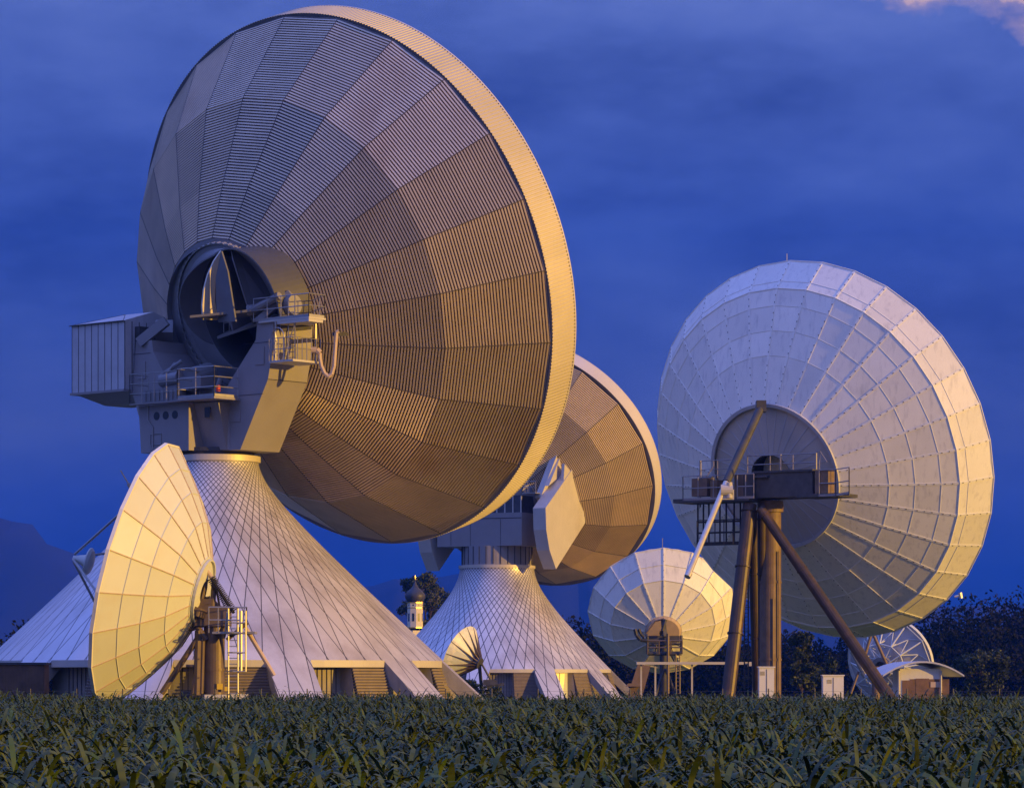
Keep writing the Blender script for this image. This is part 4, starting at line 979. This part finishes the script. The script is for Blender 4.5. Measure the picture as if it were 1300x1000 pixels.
def wood(name, label, prof, Y, dens, depth, leaf):
    """far wood seen as one mass: crown clumps below a skyline profile"""
    us = np.arange(prof[0][0], prof[-1][0], dens); V = []; cs = []; rs = []
    for row in range(5):
        y = Y + row * depth / 5
        for u in us:
            uu = u + random.uniform(-dens, dens) * .6; v = np.interp(uu, [p[0] for p in prof], [p[1] for p in prof])
            zt_ = wpt(uu, v, Y)[2] * (.62 + .095 * row) * random.uniform(.86, 1.03); x = wpt(uu, v, y)[0]
            rr_ = random.uniform(1.6, 3.0); n = max(3, int(zt_ / 2.3))
            for i in range(n):
                f_ = (i + .5) / n; cs.append((x + random.uniform(-.7, .7), y + random.uniform(-2, 2), zt_ * (1 - f_ * .97) - .2)); rs.append(rr_ * (.35 + .85 * min(1, f_ * 1.9)) * random.uniform(.75, 1.15))
    V = leaf_cloud(cs, rs, int(len(cs) * 62), leaf, 1.0, .5)
    ob = mesh_quads(name, V, M['forest'], loc=(wpt((prof[0][0] + prof[-1][0]) / 2, 0, Y)[0], Y, 0)); tag(ob, label, 'wood', None, 'stuff')
    # undergrowth and bodies of the trees behind the leaf clumps, so the wood is dense
    return ob
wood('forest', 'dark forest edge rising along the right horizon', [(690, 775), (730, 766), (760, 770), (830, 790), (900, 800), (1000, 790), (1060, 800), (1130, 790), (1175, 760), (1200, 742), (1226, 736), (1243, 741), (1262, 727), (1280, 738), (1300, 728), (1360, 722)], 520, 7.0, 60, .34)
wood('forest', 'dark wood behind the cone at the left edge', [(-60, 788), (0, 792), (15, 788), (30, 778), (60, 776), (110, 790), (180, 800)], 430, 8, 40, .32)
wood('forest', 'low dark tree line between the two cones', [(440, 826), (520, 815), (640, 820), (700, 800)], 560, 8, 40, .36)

# corn: one crop, thousands of plants
def corn():
    Vs = []
    y0, y1 = 18.0, 141.0; n = 0; P = []
    y = y0
    while y < y1:
        hw = y * 660 / F + 4.0; step = .155 if y < 70 else .19
        xs_ = np.arange(-hw, hw, step); xs_ = xs_ + RNG.normal(0, .05, len(xs_))
        P.append(np.stack([xs_, np.full(len(xs_), y) + RNG.normal(0, .10, len(xs_))], 1)); y += .46 if y < 60 else .62
    P = np.concatenate(P); n = len(P)
    hgt_ = 2.08 + .10 * np.sin(P[:, 0] * .45 + P[:, 1] * .13) + .07 * np.sin(P[:, 0] * 1.3 - P[:, 1] * .3) + RNG.normal(0, .10, n)
    Q_ = []; TN = []
    base_ang = RNG.random(n) * 2 * math.pi
    for k in range(8):
        sel = np.ones(n, bool) if k < 4 else P[:, 1] < (100 if k < 6 else 62)
        m_ = sel.sum(); p = P[sel]; h_ = hgt_[sel]; z = h_ * (.93 - .095 * k + RNG.normal(0, .02, m_)) - (.10 if k == 0 else 0)
        ang = base_ang[sel] + math.pi * k + RNG.normal(0, .5, m_); ln = (.25 + .30 * RNG.random(m_)) * (.75 if k == 0 else 1.)
        lift = np.clip((1.25 if k == 0 else 1.0 - .07 * k) + RNG.normal(0, .22, m_), .2, 1.7); droop = .95 + .5 * RNG.random(m_)
        d = np.stack([np.cos(ang), np.sin(ang)], 1); wd = .015 + .013 * RNG.random(m_); px = np.stack([-d[:, 1], d[:, 0]], 1)
        pts = []; tw = RNG.normal(0, .5, m_)
        for s_, ww in ((0, .5), (.2, .95), (.42, 1.), (.64, .85), (.84, .5), (1., .06)):
            xy = p + d * (ln * (s_ * 1.0 - .12 * s_ * s_))[:, None]; zz = z + ln * (1.30 * lift * s_ - droop * s_ * s_)
            off = px * (wd * ww)[:, None]; dzz = wd * ww * tw * s_
            pts.append((np.column_stack([xy - off, zz - dzz]), np.column_stack([xy + off, zz + dzz])))
        tv = np.clip(RNG.random(m_) ** 1.5, 0, 1); tv[RNG.random(m_) < .05] = 1.0
        for a_, b_ in zip(pts[:-1], pts[1:]): TN.append(tv); Q_.append(np.stack([a_[0], a_[1], b_[1], b_[0]], 1).reshape(-1, 3))
    # stalks
    for dx_, dy_ in ((.018, 0), (0, .018)):
        A = np.column_stack([P[:, 0] - dx_, P[:, 1] - dy_, np.zeros(n)]); B = np.column_stack([P[:, 0] + dx_, P[:, 1] + dy_, np.zeros(n)])
        T_ = (hgt_ * .86)[:, None] * [0, 0, 1]; TN.append(np.full(n, .3)); Q_.append(np.stack([A, B, B + T_, A + T_], 1).reshape(-1, 3))
    ob = mesh_quads('corn_field', np.concatenate(Q_), M['corn'], loc=(0, 18, 0))
    set_tone(ob, np.concatenate(TN))
    tag(ob, 'dense green corn crop across the foreground', 'crop', None, 'stuff')
    print('corn plants', n, 'quads', len(np.concatenate(Q_)) // 4)
corn()

# ---------------------------------------------------------------- church tower
Yc = 600.; sC = Yc / F; xc = wpt(527, 0, Yc)[0]
ch = thing('church_tower', (xc, Yc, 0), 'small yellow and white church tower with a dark onion dome, between the two cones', 'church')
Z = lambda v: wpt(0, v, Yc)[2]
Rz = lambda t: (np.array([math.cos(t), math.sin(t), 0]), np.array([-math.sin(t), math.cos(t), 0]), Zv)
X_, Y_, _ = Rz(R(28)); X_ = np.array([math.cos(R(-58)), math.sin(R(-58)), 0]); Y_ = np.array([-X_[1], X_[0], 0])
hw = 1.12; C0 = np.array([xc, Yc, 0])
mb = MB(); oct_ = lambda r, z: [C0 + Zv * z + r * (math.cos(t) * X_ + math.sin(t) * Y_) for t in np.arange(8) * math.pi / 4 + math.pi / 8]
mb.box(C0 + Zv * Z(800) / 2, (X_, Y_, Zv), hw * 1.05, hw * 1.05, Z(800) / 2)
mb.loft([oct_(1.42, Z(797)), oct_(1.42, Z(764))], cap1=True)
mb.build('tower_wall', M['plaster'], ch)
mb = MB()
for v, r_ in ((797, 1.5), (772, 1.46), (765, 1.56)): mb.loft([oct_(r_, Z(v)), oct_(r_, Z(v) + .18)], cap0=True, cap1=True)
mb.build('cornice', M['gold'], ch)
for k in range(8):
    t = k * math.pi / 4; d = math.cos(t) * X_ + math.sin(t) * Y_; tx = np.cross(Zv, d)
    if d[1] > .4: continue
    mb = MB(); mb.box(C0 + d * 1.32 + Zv * (Z(784) + .1), (d, tx, Zv), .02, .2, .72); mb.box(C0 + d * 1.32 + Zv * Z(768), (d, tx, Zv), .02, .13, .13); mb.build('belfry_window', M['glass'], ch)
mb = MB(); dome = [(1.55, 764), (1.62, 761.5), (1.85, 758), (1.80, 754), (1.35, 750), (.75, 746.5), (.35, 742), (.14, 738), (.05, 735)]
mb.loft([[C0 + Zv * Z(v) + r_ * (math.cos(t) * X_ + math.sin(t) * Y_) for t in np.arange(16) * math.pi / 8] for r_, v in dome], cap0=True, cap1=True)
mb.build('onion_dome', M['shingle'], ch, smooth=True)
mb = MB(); mb.tube(C0 + Zv * Z(735.5), C0 + Zv * Z(730), .06, 6); mb.tube(C0 + Zv * Z(732.2) - X_ * .25, C0 + Zv * Z(732.2) + X_ * .25, .05, 6); mb.tube(C0 + Zv * Z(735.5), C0 + Zv * (Z(735.5) + .25), .16, 8); mb.build('cross', M['gold'], ch)
